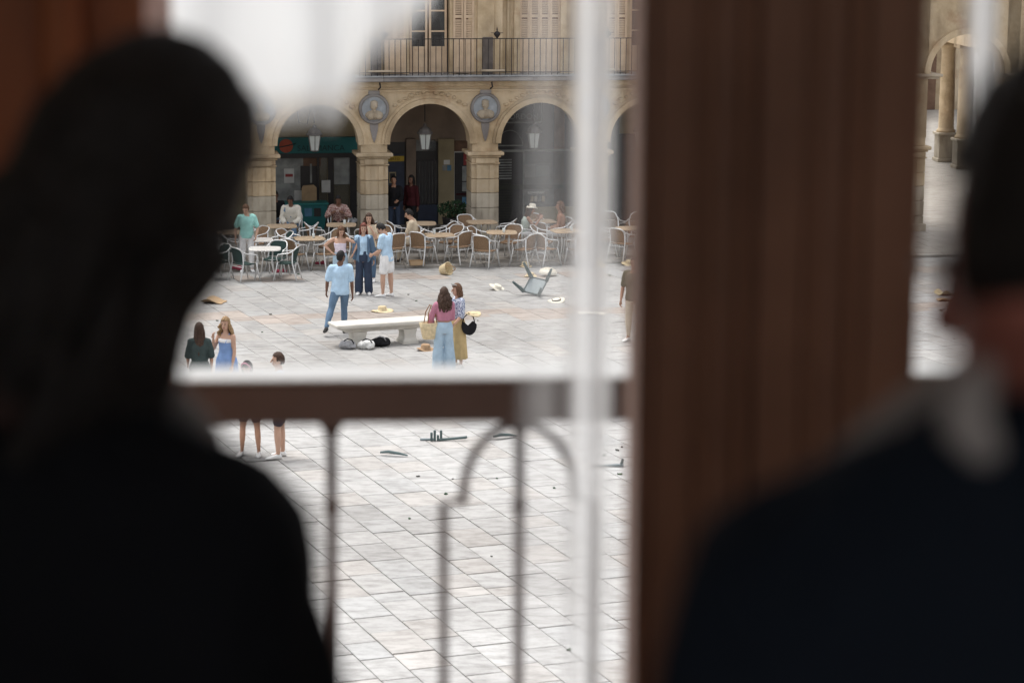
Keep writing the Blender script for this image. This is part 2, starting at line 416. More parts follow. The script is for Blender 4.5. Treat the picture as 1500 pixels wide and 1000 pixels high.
wk = MB(); wk.box(-34, 34, Y_KERB + 0.34, 60, -0.1, STEP - 0.004)
walkway = wk.build('arcade_pavement', 'paving_walk', loc=(O.x, O.y, 0), rotz=FA); tag(walkway, kind='structure')
km = [MB().bbox(0.008, L_ - 0.008, 0, 0.35, -0.1, STEP, 0.015).mesh('kerb_stone', 'paving_walk') for L_ in (0.9, 1.1, 1.3)]
x = -20.0; i = 0
while x < 24:
    L_ = (0.9, 1.1, 1.3)[(i * 7) % 3]
    link('kerb_stone', km[(i * 7) % 3], walkway, loc=(x, Y_KERB, 0.001 * (i % 3))); x += L_; i += 1
pv = [MB().bbox(0.006, wx - 0.006, 0.006, 0.994, STEP - 0.03, STEP + 0.004, 0.008).mesh('pavement_slab', 'paving_walk') for wx in (0.8, 1.0, 1.25)]
ny = int(-(Y_KERB + 0.36) + 0.6)
for r_ in range(ny):
    x = -8.0 - rs.random()
    while x < 12:
        q = rs.randrange(3); wx = (0.8, 1.0, 1.25)[q]
        link('pavement_slab', pv[q], walkway, loc=(x, Y_KERB + 0.36 + r_ * 1.0, rs.uniform(0, 0.002))); x += wx

# ------------------------------------------------------------------ the arcaded building
bld = empty('arcade_building', (O.x, O.y, STEP), FA, label='long sandstone building with round arches, medallions and an iron balcony', cat='building')
PW, PD, R_ARCH = 0.74, 0.85, (SP - 0.78) / 2
Z_SPR = Z_CAP + 0.22; Z_SLAB0 = fac(710, 119, -0.45)[1]; Z_SLAB1 = fac(710, 110.5, -0.45)[1]
Z_RAIL = fac(710, 57, -0.42)[1]; Z_COR = fac(710, 132)[1]
Z_PSPR = fac(1375, 108)[1]
FIRST, LASTP = -7, 9
def arch_wall(x0, x1, zs, zt, y0, y1, rad, n=20):
    """wall over a semicircular opening"""
    m = MB(); xc = (x0 + x1) / 2
    arc = [(xc - rad * math.cos(math.pi * k / n), zs + rad * math.sin(math.pi * k / n)) for k in range(n + 1)]
    pts = [(x0, zs), (arc[0][0], zs)]
    # quads from the arc to the top
    top = [(x0 + (x1 - x0) * k / n, zt) for k in range(n + 1)]
    for y, flip in ((y0, 0), (y1, 1)):
        b = len(m.v); m.v += [(p[0], y, p[1]) for p in arc] + [(p[0], y, p[1]) for p in top]
        for k in range(n): m.f.append((b+k, b+k+1, b+n+2+k, b+n+1+k))
        b2 = len(m.v); m.v += [(x0, y, zs), (x1, y, zs)]
        m.f.append((b2, b, b+n+1)); m.f.append((b2+1, b+n, b+2*n+1))
    b = len(m.v)
    for p in arc: m.v += [(p[0], y0, p[1]), (p[0], y1, p[1])]
    for k in range(n): m.f.append((b+2*k, b+2*k+1, b+2*k+3, b+2*k+2))
    return m
def archivolt(xc, zs, r0, r1, y0, y1, n=24):
    m = MB(); rings = []
    for k in range(n + 1):
        a = math.pi * k / n; c, s_ = -math.cos(a), math.sin(a)
        rings.append([(xc + r0*c, y1, zs + r0*s_), (xc + r0*c, y0, zs + r0*s_), (xc + r1*c, y0, zs + r1*s_), (xc + r1*c, y1, zs + r1*s_)])
    return m.quadstrip(rings)
me_arch = arch_wall(-SP/2, SP/2, Z_SPR, Z_SLAB0, 0, PD - 0.05, R_ARCH).mesh('arch_spandrel', 'sandstone')
me_av1 = archivolt(0, Z_SPR, R_ARCH - 0.03, R_ARCH + 0.11, -0.06, 0.3).mesh('archivolt', 'sandstone')
me_av2 = archivolt(0, Z_SPR, R_ARCH + 0.115, R_ARCH + 0.19, -0.035, 0.1).mesh('archivolt_moulding', 'sandstone')
# pillar pieces
courses = [0.0]
zc = [0.42, 0.84, 1.24, 1.62, Z_CAP - 0.34]
def block(z0, z1, mname):
    m = MB(); m.bbox(-PW/2, PW/2, 0, PD, z0 + 0.006, z1 - 0.006, 0.012)
    m.bbox(-0.24, -0.11, -0.055, 0.02, z0 + 0.006, z1 - 0.006, 0.008); m.bbox(0.11, 0.24, -0.055, 0.02, z0 + 0.006, z1 - 0.006, 0.008)
    m.bbox(-0.112, 0.112, -0.03, 0.02, z0 + 0.006, z1 - 0.006, 0.006)
    return m.mesh('stone_block', mname)
zz = [0.0] + zc
me_blocks = [block(zz[k], zz[k+1], 'granite' if k < 3 else 'sandstone') for k in range(5)]
def capital_mesh():
    m = MB(); w2 = PW / 2
    for z0, z1, e in ((Z_CAP-0.34, Z_CAP-0.30, 0.03), (Z_CAP-0.30, Z_CAP-0.16, 0.0), (Z_CAP-0.16, Z_CAP-0.10, 0.05), (Z_CAP-0.10, Z_CAP, 0.12)):
        m.bbox(-w2-e, w2+e, -0.03-e, PD+e*0.5, z0, z1, min(0.02, (z1-z0)*0.4))
    m.bbox(-0.26, 0.26, -0.10, 0.0, Z_CAP-0.31, Z_CAP-0.165, 0.012)
    m.bbox(-w2+0.02, w2-0.02, 0.0, PD-0.02, Z_CAP, Z_SPR+0.01, 0.004)
    return m.mesh('capital', 'sandstone')
me_cap = capital_mesh()
me_plinth = MB().bbox(-PW/2-0.05, PW/2+0.05, -0.10, PD+0.05, -0.02, 0.20, 0.02).mesh('plinth', 'granite')
# medallion
Z_MED = fac(716, 158)[1]; RM = 0.365
def medallion(i):
    x = pillar_x(i)
    md = MB().lathe([(RM-0.03, 0.0), (RM-0.03, 0.03)], 28, Matrix.Rotation(R(90), 4, 'X')).build('medallion', 'medallion_field', bld, loc=(x, -0.012, Z_MED))
    rg = MB(); rings = []
    for k in range(33):
        a = 2*math.pi*k/32; c, s_ = math.cos(a), math.sin(a)
        rings.append([((RM+dr)*c, dy, (RM+dr)*s_) for dr, dy in ((-0.045, 0.0), (-0.035, -0.06), (0.0, -0.085), (0.035, -0.06), (0.045, 0.02))])
    rg.quadstrip(rings, cap=False).build('ring', 'grey_stone', md, smooth=True)
    bu = MB(); rr = random.Random(i + 40); dx = rr.uniform(-0.04, 0.04); tl = rr.uniform(-0.2, 0.2)
    Rm = Matrix.Rotation(tl, 3, 'Y')
    bu.ell((dx, -0.05, 0.10), 0.098, 0.09, 0.135, M=Rm)                               # head
    bu.ell((dx + 0.06*(1 if tl > 0 else -1), -0.10, 0.07), 0.03, 0.05, 0.035)         # nose and brow
    bu.ell((dx, -0.04, 0.17), 0.10, 0.08, 0.06)                                       # cap or hair
    bu.ell((dx*0.5, -0.04, -0.02), 0.055, 0.06, 0.10)
    bu.ell((0, -0.03, -0.16), 0.245, 0.085, 0.13)                                     # shoulders
    bu.ell((-0.10, -0.07, -0.19), 0.09, 0.06, 0.10); bu.ell((0.12, -0.07, -0.20), 0.10, 0.06, 0.08)
    for k in range(5): bu.tube([(-0.14 + k*0.05, -0.105, -0.27), (-0.05 + k*0.035, -0.11, -0.15), (-0.02 + k*0.02, -0.09, -0.06)], 0.013, 6)
    bu.build('bust_relief', 'carved', md, smooth=True)
    wd = MB(); wd.prism([(-0.115, 0.0), (0.115, 0.0), (0.10, -0.16), (0.045, -0.40), (0.0, -0.50), (-0.045, -0.40), (-0.10, -0.16)], -0.03, 0.02)
    wd.build('pendant', 'grey_stone', bld, loc=(x, 0, Z_MED - RM - 0.03))
    MB().bbox(-0.15, 0.15, -0.07, 0.02, 0, 0.10, 0.01).build('medallion_bracket', 'grey_stone', bld, loc=(x, 0, Z_MED + RM + 0.02))
for i in range(FIRST, LASTP + 1):
    x = pillar_x(i)
    tall = i in (I_LAST, I_LAST + 1)
    link('plinth', me_plinth, bld, (x, 0, 0))
    for me in me_blocks: link('stone_block', me, bld, (x, 0, 0))
    link('capital', me_cap, bld, (x, 0, 0))
    if tall:                                             # pier of the tall portal goes on up to its own ledge
        MB().bbox(-PW/2, PW/2, 0.0, PD, Z_SPR, Z_PSPR - 0.02, 0.01).build('pier_shaft', 'sandstone', bld, loc=(x, 0, 0))
        MB().bbox(-PW/2-0.02, PW/2+0.28, -0.12, PD, Z_PSPR - 0.14, Z_PSPR - 0.08, 0.01).bbox(-PW/2-0.02, PW/2+0.36, -0.2, PD, Z_PSPR - 0.078, Z_PSPR, 0.015).build('impost_ledge', 'carved', bld, loc=(x, 0, 0))
    else: medallion(i)
    if i < LASTP:
        xc = x + SP / 2
        if i == I_LAST:
            arch_wall(-SP/2, SP/2, Z_PSPR, 8.6, 0, PD - 0.05, R_ARCH).build('portal_spandrel', 'sandstone', bld, loc=(xc, 0, 0))
            archivolt(0, Z_PSPR, R_ARCH - 0.03, R_ARCH + 0.14, -0.06, 0.3).build('portal_archivolt', 'sandstone', bld, loc=(xc, 0, 0))
        else:
            link('arch_spandrel', me_arch, bld, (xc, 0, 0)); link('archivolt', me_av1, bld, (xc, 0, 0)); link('archivolt_moulding', me_av2, bld, (xc, 0, 0))
            cv = MB(); rr = random.Random(i)              # carved ornament over the crown of the arch
            for k in range(13):
                a = R(48 + 84 * k / 12); rad = R_ARCH + 0.27 + rr.uniform(-0.02, 0.03)
                cv.ell((rad*math.cos(a), -0.01, Z_SPR + rad*math.sin(a)), rr.uniform(0.05, 0.085), 0.045, rr.uniform(0.035, 0.06), 8, 5)
            tag(cv.build('carved_ornament', 'sandstone', bld, smooth=True, loc=(xc, 0, 0)), kind='stuff')
# mouldings, slab, upper walls in two runs left and right of the portal
runs = [(pillar_x(FIRST) - 0.5, pillar_x(I_LAST) - PW/2 - 0.01), (pillar_x(I_LAST + 1) + PW/2 + 0.01, pillar_x(LASTP) + 0.5)]
for x0, x1 in runs:
    MB().bbox(x0, x1, -0.05, 0.0, Z_COR - 0.03, Z_COR + 0.03, 0.01).build('string_course', 'sandstone', bld)
    MB().bbox(x0, x1, -0.16, -0.002, Z_SLAB0 - 0.16, Z_SLAB0 - 0.003, 0.03).build('cornice', 'sandstone', bld)
    x = x0; k = 0
    while x < x1 - 0.05:                                 # balcony slab in worn lengths
        L_ = min((1.7, 2.3, 1.4)[k % 3], x1 - x)
        MB().bbox(x + 0.004, x + L_ - 0.004, -0.48 - 0.01 * (k % 2), 0.5, Z_SLAB0, Z_SLAB1 - 0.04, 0.015).build('balcony_slab', 'grey_stone', bld)
        MB().bbox(x + 0.004, x + L_ - 0.004, -0.52, 0.5, Z_SLAB1 - 0.038, Z_SLAB1, 0.012).build('slab_edge', 'zinc', bld)
        x += L_; k += 1
# first floor: wall with tall windows over each arch, pilasters over each pillar
WZ0, WZ1, WW = Z_SLAB1, Z_SLAB1 + 2.55, 1.10
Z_TOP = 8.6
me_wl = MB().box(-SP/2, -WW/2 - 0.10, 0.12, 0.6, WZ0 - 0.005, Z_TOP).box(WW/2 + 0.10, SP/2, 0.12, 0.6, WZ0 - 0.005, Z_TOP).box(-WW/2 - 0.10, WW/2 + 0.10, 0.12, 0.6, WZ1 + 0.1, Z_TOP).mesh('upper_wall', 'sandstone')
me_reveal = MB().bbox(-WW/2 - 0.16, -WW/2 - 0.0, 0.06, 0.5, WZ0, WZ1 + 0.16, 0.01).bbox(WW/2, WW/2 + 0.16, 0.06, 0.5, WZ0, WZ1 + 0.16, 0.01).bbox(-WW/2 + 0.001, WW/2 - 0.001, 0.06, 0.5, WZ1, WZ1 + 0.16, 0.01).mesh('window_surround', 'sandstone')
me_pil = MB().bbox(-0.46, 0.46, 0.02, 0.13, WZ0, Z_TOP, 0.012).bbox(-0.22, 0.22, -0.04, 0.03, WZ0, Z_TOP, 0.012).mesh('pilaster', 'sandstone')
me_pilb = MB().bbox(-0.14, 0.14, -0.08, -0.03, WZ0, WZ0 + 0.98, 0.012).mesh('pilaster_base', 'dark_stain')
LW, LH = 0.272, 2.5
def leaf_meshes():
    fr = MB(); t = 0.04
    fr.box(0, 0.055, 0, t, 0, LH).box(LW-0.055, LW, 0, t, 0, LH)
    for z0, z1 in ((0, 0.10), (0.78, 0.90), (1.45, 1.53), (LH-0.09, LH)): fr.box(0.0552, LW-0.0552, 0.001, t-0.001, z0, z1)
    pn = MB().bbox(0.0555, LW-0.0555, 0.012, t-0.012, 0.101, 0.779, 0.004).bbox(0.085, LW-0.085, 0.005, 0.013, 0.15, 0.73, 0.003)
    sl = MB(); z = 0.93
    while z < LH - 0.12:
        if not 1.42 < z < 1.54:
            sl.box(0.0555, LW-0.0555, -0.004, 0.004, -0.022, 0.022, Matrix.Translation((0, 0.02, z)) @ Matrix.Rotation(R(-40), 4, 'X'))
        z += 0.046
    bk = MB().box(0.056, LW-0.056, t-0.006, t-0.003, 0.9, LH-0.09)
    return fr.mesh('shutter_leaf', 'shutter'), pn.mesh('panel', 'shutter'), sl.mesh('louvre_slats', 'shutter'), bk.mesh('backing', 'wood_brown')
LM = leaf_meshes()
def shutter(x, y, rot=0.0):
    o = link('shutter_leaf', LM[0], bld, (x, y, WZ0 + 0.03), rot)
    link('panel', LM[1], o); tag(link('louvre_slats', LM[2], o), kind='stuff'); link('backing', LM[3], o)
    return o
def glazed_door(xc):
    for s_ in (-1, 1):
        xa, xb = (xc - 0.5, xc - 0.02) if s_ < 0 else (xc + 0.02, xc + 0.5)
        fr = MB(); z0, z1 = WZ0 + 0.02, WZ1 - 0.02
        fr.box(xa, xa + 0.06, 0.30, 0.35, z0, z1).box(xb - 0.06, xb, 0.30, 0.35, z0, z1)
        for za, zb in ((z0, z0 + 0.09), (z0 + 0.62, z0 + 0.70), (z0 + 1.08, z0 + 1.12), (z0 + 1.62, z0 + 1.66), (z1 - 0.08, z1)): fr.box(xa + 0.0602, xb - 0.0602, 0.301, 0.349, za, zb)
        d = fr.build('glazed_door', 'shutter', bld)
        MB().bbox(xa + 0.061, xb - 0.061, 0.315, 0.34, z0 + 0.091, z0 + 0.619, 0.004).bbox(xa + 0.10, xb - 0.10, 0.308, 0.316, z0 + 0.14, z0 + 0.57, 0.004).build('panel', 'shutter', d)
        for za, zb in ((0.70, 1.08), (1.12, 1.62), (1.66, 2.43)):
            MB().box(xa + 0.061, xb - 0.061, 0.322, 0.326, z0 + za, z0 + zb).build('pane', 'window_glass', d)
        cu = MB(); rings = []
        for k in range(9):                                # curtain drawn to the side
            z = z0 + 0.7 + (z1 - z0 - 0.7) * k / 8; wdt = 0.06 + 0.34 * (k / 8) ** 1.4
            e = xa + 0.03 if s_ < 0 else xb - 0.03
            rings.append([(e + (-s_) * wdt * u / 10, 0.42 + 0.02 * math.sin(u * 2.1), z) for u in range(11)])
        cu.quadstrip(rings, close=False, cap=False).build('curtain', 'curtain_blue', bld, smooth=True)
for i in range(FIRST, LASTP):
    if i == I_LAST: continue
    xc = pillar_x(i) + SP / 2
    link('upper_wall', me_wl, bld, (xc, 0, 0)); link('window_surround', me_reveal, bld, (xc, 0, 0))
    MB().box(-WW/2 - 0.1, WW/2 + 0.1, 0.58, 0.6, WZ0, WZ1 + 0.12).build('room_behind', 'wood_brown', bld, loc=(xc, 0, 0))
    kind = {0: 'open', 1: 'shut', 2: 'half', -1: 'shut', -2: 'open'}.get(i, 'shut' if i % 2 else 'open')
    if kind == 'shut':
        for k in range(4): shutter(xc - 2*LW - 0.006 + k * (LW + 0.004), 0.15)
    else:
        glazed_door(xc)
        sides = (-1, 1) if kind == 'open' else (-1,)
        for s_ in sides:
            for k in range(2):
                xs = xc + WW/2 + 0.08 + k * (LW + 0.012) if s_ > 0 else xc - WW/2 - 0.08 - (k + 1) * (LW + 0.012)
                shutter(xs, 0.0 - 0.012 * k, R(2) * s_)
for i in range(FIRST, LASTP + 1):
    if i in (I_LAST, I_LAST + 1):
        MB().bbox(-PW/2, PW/2, 0.0, 0.6, Z_PSPR + 0.002, Z_TOP, 0.01).build('pier_shaft', 'sandstone', bld, loc=(pillar_x(i), 0, 0)); continue
    link('pilaster', me_pil, bld, (pillar_x(i), 0, 0)); link('pilaster_base', me_pilb, bld, (pillar_x(i) + 0.05, 0, 0))
# drainpipe and the balcony lettering-free stone bracket
for x in (pillar_x(1) + 0.62, pillar_x(-2) + 0.62):
    MB().tube([(x, 0.06, WZ0 + 0.02), (x, 0.06, Z_TOP)], 0.035, 8).bbox(x - 0.09, x + 0.09, 0.0, 0.12, WZ0 + 1.95, WZ0 + 2.07, 0.01).build('drainpipe', 'sandstone', bld)
# iron railing of the balcony
me_bar = MB().tube([(0, 0, 0), (0, 0, Z_RAIL - Z_SLAB1)], 0.0105, 6).mesh('railing_bar', 'iron')
me_fin = MB().lathe([(0.008, 0), (0.03, 0.03), (0.085, 0.10), (0.09, 0.14), (0.05, 0.18), (0.015, 0.20), (0.02, 0.24), (0.006, 0.30)], 12).tube([(-0.16, 0, 0.15), (0.16, 0, 0.15)], 0.008, 5).mesh('finial', 'iron', True)
for x0, x1 in runs:
    MB().box(x0, x1, -0.435, -0.405, Z_RAIL - 0.012, Z_RAIL + 0.012).build('railing_top', 'iron', bld)
    MB().box(x0, x1, -0.432, -0.408, Z_SLAB1 + 0.07, Z_SLAB1 + 0.09).build('railing_foot', 'iron', bld)
    x = x0 + 0.05
    while x < x1:
        if -16 < x < 14: link('railing_bar', me_bar, bld, (x, -0.42, Z_SLAB1))
        x += 0.155
for i in range(FIRST, LASTP + 1):
    if i in (I_LAST, I_LAST + 1): continue
    link('finial', me_fin, bld, (pillar_x(i) + 0.24, -0.42, Z_RAIL + 0.0))
    MB().bbox(-0.32, 0.32, -0.50, -0.40, Z_SLAB1 + 0.10, Z_SLAB1 + 0.15, 0.01).build('planter_board', 'carved', bld, loc=(pillar_x(i) + 0.12, 0, 0))
    MB().tube([(0, -0.3, Z_SLAB0 - 0.03), (0.02, -0.32, Z_SLAB0 - 0.16), (-0.03, -0.25, Z_SLAB0 - 0.22)], 0.022, 6).build('iron_hook', 'iron', bld, loc=(pillar_x(i) + 0.12, 0, 0))
# second storey and eaves, above the frame
MB().box(runs[0][0], runs[1][1], 0.1, 0.6, Z_TOP + 0.003, 12.6).build('top_storey_wall', 'sandstone', bld)
MB().bbox(runs[0][0], runs[1][1], -0.45, 0.6, Z_TOP - 0.25, Z_TOP, 0.03).build('upper_cornice', 'grey_stone', bld)
MB().bbox(runs[0][0], runs[1][1], -0.6, 0.7, 12.603, 13.1, 0.08).build('eaves', 'grey_stone', bld)
for i in range(FIRST, LASTP):
    xc = pillar_x(i) + SP / 2
    MB().bbox(-0.6, 0.6, 0.04, 0.12, Z_TOP + 0.4, Z_TOP + 2.9, 0.02).build('upper_window', 'shutter', bld, loc=(xc, 0, 0))
# arcade: back wall with shop openings, ceiling, floor is the walk
YB = 3.3
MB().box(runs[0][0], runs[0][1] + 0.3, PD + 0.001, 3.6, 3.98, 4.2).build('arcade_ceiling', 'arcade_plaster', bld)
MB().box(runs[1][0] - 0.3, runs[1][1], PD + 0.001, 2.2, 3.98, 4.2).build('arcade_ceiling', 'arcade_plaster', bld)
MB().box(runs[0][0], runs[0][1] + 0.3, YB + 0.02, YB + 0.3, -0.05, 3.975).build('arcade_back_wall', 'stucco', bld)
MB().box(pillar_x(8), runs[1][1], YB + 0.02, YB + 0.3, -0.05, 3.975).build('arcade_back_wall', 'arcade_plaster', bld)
xa, xb = pillar_x(I_LAST) + PW/2 - 0.15, pillar_x(I_LAST + 1) - PW/2 + 0.15
MB().box(xa - 0.25, xa, PD + 0.003, 3.3, -0.05, 8.5).build('passage_wall', 'sandstone', bld)

# ---- shop fronts on the back wall
def rect(p0, q0, p1, q1, Y):
    xa, za = fac(p0, q0, Y); xb, zb = fac(p1, q1, Y); return min(xa, xb), max(xa, xb), min(za, zb), max(za, zb)
def panel(name, m, px, Y, t=0.03, parent=None, c=0.004):
    x0, x1, z0, z1 = rect(*px, Y); return MB().bbox(x0, x1, Y - t, Y, z0, z1, c).build(name, m, parent or bld)
def text_mesh(body, size, m, ext=0.006):
    cu = bpy.data.curves.new('letters', 'FONT'); cu.body = body; cu.size = size; cu.extrude = ext; cu.align_x = 'LEFT'
    o = bpy.data.objects.new('letters', cu); col.objects.link(o)
    bpy.context.view_layer.update()
    me = bpy.data.meshes.new_from_object(o.evaluated_get(bpy.context.evaluated_depsgraph_get()))
    bpy.data.objects.remove(o); me.materials.clear(); me.materials.append(MATS[m]); me.name = 'letters'
    return me
def letters(parent, body, X, Y, Z, width, m, rel=(0, 0, 0)):
    me = text_mesh(body, 1.0, m, 0.02)
    xs = [v.co.x for v in me.vertices]; k = width / (max(xs) - min(xs))
    o = link('letters', me, parent); o.location = (X - rel[0] - min(xs) * k, Y - rel[1], Z - rel[2]); o.rotation_euler = (R(90), 0, 0); o.scale = (k, k, min(k, 0.3))
    return o
def fthing(name, X, Y, Z, **k): return empty(name, loc_f(X, Y, Z), FA, **k)
def in_wall(o, X, Y, Z): pass
# arch 1: shop with a teal sign
x0, x1, z0, z1 = rect(402, 202, 528, 224, YB - 0.15)
t = fthing('shop_sign', (x0+x1)/2, YB - 0.15, z0, label='long teal shop sign with an orange disc and dark lettering', cat='sign')
MB().bbox(x0-(x0+x1)/2, x1-(x0+x1)/2, 0.02, 0.14, 0, z1-z0, 0.01).build('board', 'teal', t)
dx_, dz_ = fac(419, 214, YB - 0.15)
MB().lathe([(0.19, 0), (0.19, 0.02)], 24, Matrix.Rotation(R(90), 4, 'X')).build('disc', 'orange_red', t, loc=(dx_-(x0+x1)/2, 0.015, dz_-z0))
MB().tube([(-0.22, -0.02, -0.04), (0.0, -0.02, 0.0), (0.28, -0.02, 0.07)], 0.014, 6).build('swoosh', 'teal_letter', t, loc=(dx_-(x0+x1)/2, 0.005, dz_-z0))
lx0, lz = fac(436, 221.5, YB - 0.15); lx1, _ = fac(505, 221, YB - 0.15)
letters(t, 'SALAMANCA', lx0, YB - 0.15 + 0.015, lz, lx1 - lx0, 'teal_letter', ((x0+x1)/2, YB - 0.15, z0))
panel('shop_lintel', 'black_front', (400, 224.5, 530, 230), YB, 0.10)
panel('shop_interior', 'poster_grey', (400, 230, 466, 330), YB + 0.018, 0.03)
for a, b_ in ((464, 468), (480, 489), (512, 527)): panel('shop_post', 'black_front', (a, 230, b_, 332), YB, 0.08)
panel('shop_glass', 'shop_glass', (468, 230, 480, 332), YB, 0.02); panel('shop_glass', 'shop_glass', (489, 230, 512, 332), YB, 0.02)
panel('shop_back', 'black_front', (440, 243, 466, 332), YB - 0.015, 0.01)
panel('transom', 'wood_brown', (444, 231, 470, 243), YB - 0.016, 0.012)
panel('blind', 'poster_grey', (489, 231, 513, 270), YB - 0.025, 0.01)
panel('poster', 'poster_white', (416, 247, 431, 268), YB - 0.02, 0.012)
panel('poster_print', 'poster_red', (418, 255, 429, 259), YB - 0.034, 0.004)
panel('poster', 'poster_white', (471, 264, 484, 282), YB - 0.085, 0.012); panel('poster', 'poster_white', (431, 279, 442, 297), YB - 0.03, 0.012)
panel('glazing_bar', 'poster_grey', (454, 240, 457, 268), YB - 0.03, 0.02)
t = fthing('cardboard_sign', *fac(453, 297, YB - 0.4)[:1], YB - 0.4, fac(453, 297, YB - 0.4)[1], label='brown cardboard panel propped in the window above the teal counter', cat='panel')
bx = fac(464, 280, YB - 0.4)[0] - fac(442, 280, YB - 0.4)[0]
MB().prism([(-bx/2, 0), (bx/2, 0), (bx/2, 0.42), (bx*0.3, 0.5), (-bx*0.4, 0.48), (-bx/2, 0.4)], -0.02, 0.02).build('sheet', 'cardboard', t)
x0, x1, z0, z1 = rect(407, 298, 480, 340, 2.4)
t = fthing('serving_counter', (x0+x1)/2, 2.4, 0, label='teal serving counter under the arcade behind the seated people', cat='counter'); hw = (x1-x0)/2
MB().prism([(-hw, 0), (hw*0.86, 0), (hw, z1 - 0.06), (-hw, z1 - 0.06)], 0, 0.55).build('front', 'teal', t)
MB().bbox(-hw - 0.03, hw + 0.03, -0.04, 0.6, z1 - 0.058, z1, 0.01).build('top', 'teal_bright', t)
for a, b_, mm in ((446, 457, 'poster_blue'), (460, 470, 'black_front')):
    p0 = rect(a, 305, b_, 317, 2.4); MB().bbox(p0[0]-(x0+x1)/2, p0[1]-(x0+x1)/2, -0.015, -0.002, p0[2], p0[3], 0.003).build('notice', mm, t)
# arch 2: blue door, stone jambs, dark doorway with a barred door
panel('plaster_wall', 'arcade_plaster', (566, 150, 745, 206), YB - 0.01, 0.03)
panel('door_recess', 'black_front', (566, 206, 594, 335), YB - 0.005, 0.03)
d = panel('blue_door', 'navy', (566, 226, 592, 335), YB - 0.04, 0.05)
panel('door_picture', 'stucco', (570, 252, 580, 268), YB - 0.095, 0.02); panel('door_picture', 'black_front', (571.5, 254, 578.5, 266), YB - 0.118, 0.005)
x0, x1, z0, z1 = rect(562, 229, 592, 236.5, YB - 0.14)
t = fthing('shop_sign', x0, YB - 0.14, z0, label='small yellow sign over the blue door behind the pillar', cat='sign')
MB().bbox(0, x1 - x0, 0, 0.04, 0, z1 - z0, 0.006).build('board', 'yellow_sign', t)
letters(t, 'ABIERTO', 0.05, -0.004, 0.035, 0.39, 'sign_brown')
for a, b_ in ((594, 608.5), (641, 664)): panel('stone_jamb', 'arcade_plaster' if a == 594 else 'stucco', (a, 203, b_, 336), YB - 0.01, 0.16)
panel('doorway', 'black_front', (608, 203, 641.5, 336), YB - 0.005, 0.03)
panel('transom_glass', 'poster_grey', (609.5, 205, 620, 221), YB - 0.04, 0.01); panel('transom_glass', 'shop_glass', (621, 205, 638, 221), YB - 0.04, 0.01)
dr = panel('barred_door', 'poster_grey', (613, 236, 640, 298), YB - 0.04, 0.01)
xq0, xq1, zq0, zq1 = rect(612, 235, 641, 336, YB - 0.06)
for k in range(7):
    x = xq0 + (xq1 - xq0) * k / 6; MB().box(x - 0.035, x + 0.035, YB - 0.10, YB - 0.055, zq0, zq1).build('door_bar', 'black_front', bld)
panel('door_base', 'navy', (612, 300, 641, 336), YB - 0.102, 0.02)
for a, mm in (((650, 234.5, 659, 241), 'poster_white'), ((648, 242, 654, 250), 'poster_grey'), ((655, 242, 661, 250), 'poster_blue')): panel('notice_plate', mm, a, YB - 0.17, 0.012)
panel('shop_wall', 'wood_brown', (664, 206, 730, 336), YB - 0.012, 0.04)
x0, x1, z0, z1 = rect(664, 222, 705, 305, YB - 0.1)
t = fthing('notice_case', (x0+x1)/2, YB - 0.1, z0, label='tall pale framed case of menus and posters beside the round pillar bush', cat='notice case')
t['label'] = 'tall thin framed case of menus and posters behind the pillar'
hw = (x1-x0)/2; hh = z1 - z0
MB().box(-hw, hw, 0.02, 0.05, 0, hh).build('backing', 'black_front', t)
for a in ((-hw, -hw+0.035, 0, hh), (hw-0.035, hw, 0, hh), (-hw+0.036, hw-0.036, hh-0.03, hh), (-hw+0.036, hw-0.036, 0, 0.03)): MB().box(a[0], a[1], -0.02, 0.019, a[2], a[3]).build('frame_bar', 'poster_white', t)
for (u0, u1, v0, v1, mm) in ((0.35, 0.95, 0.76, 0.96, 'poster_red'), (0.3, 0.95, 0.48, 0.74, 'poster_grey'), (0.3, 0.6, 0.3, 0.46, 'poster_grey'), (0.62, 0.95, 0.3, 0.46, 'scrap_dark'), (0.3, 0.5, 0.04, 0.2, 'poster_blue'), (0.52, 0.96, 0.03, 0.21, 'poster_white'), (0.06, 0.94, 0.235, 0.265, 'maroon')):
    MB().box(-hw+0.04+u0*(2*hw-0.08), -hw+0.04+u1*(2*hw-0.08), 0.008, 0.018, v0*hh, v1*hh).build('poster', mm, t)
# arch 3: black shop front with a lettered board, slatted roller and lit display
panel('black_shopfront', 'black_front', (722, 148, 905, 336), YB - 0.012, 0.05)
x0, x1, z0, z1 = rect(700, 150, 793, 179, YB - 0.1)
t = fthing('shop_sign', x0, YB - 0.1, z0, label='black shop board with pale lettering high inside the third arch', cat='sign')
MB().bbox(0, x1-x0, 0, 0.04, 0, z1-z0, 0.006).build('board', 'black_front', t)
MB().box(x1-x0-0.02, x1-x0, -0.02, -0.001, 0, z1-z0).box(0, x1-x0-0.021, -0.02, -0.001, -0.02, 0.015).build('trim', 'poster_grey', t)
lx0, lz = fac(738, 175, YB - 0.1); lx1, _ = fac(788, 175, YB - 0.1)
letters(t, 'CORDON', lx0 - 0.0, YB - 0.1 - 0.005, lz, lx1 - lx0, 'poster_grey', (x0, YB - 0.1, z0))
x0, x1, z0, z1 = rect(731, 235, 749, 332, YB - 0.1)
ro = MB().box(x0, x1, YB - 0.09, YB - 0.08, z0, z1).build('roller_shutter', 'black_front', bld)
z = z0
while z < z1: MB().box(x0, x1, YB - 0.115, YB - 0.095, z, z + 0.035).build('slat', 'poster_grey' if z > 1.2 else 'scrap_dark', ro); z += 0.075
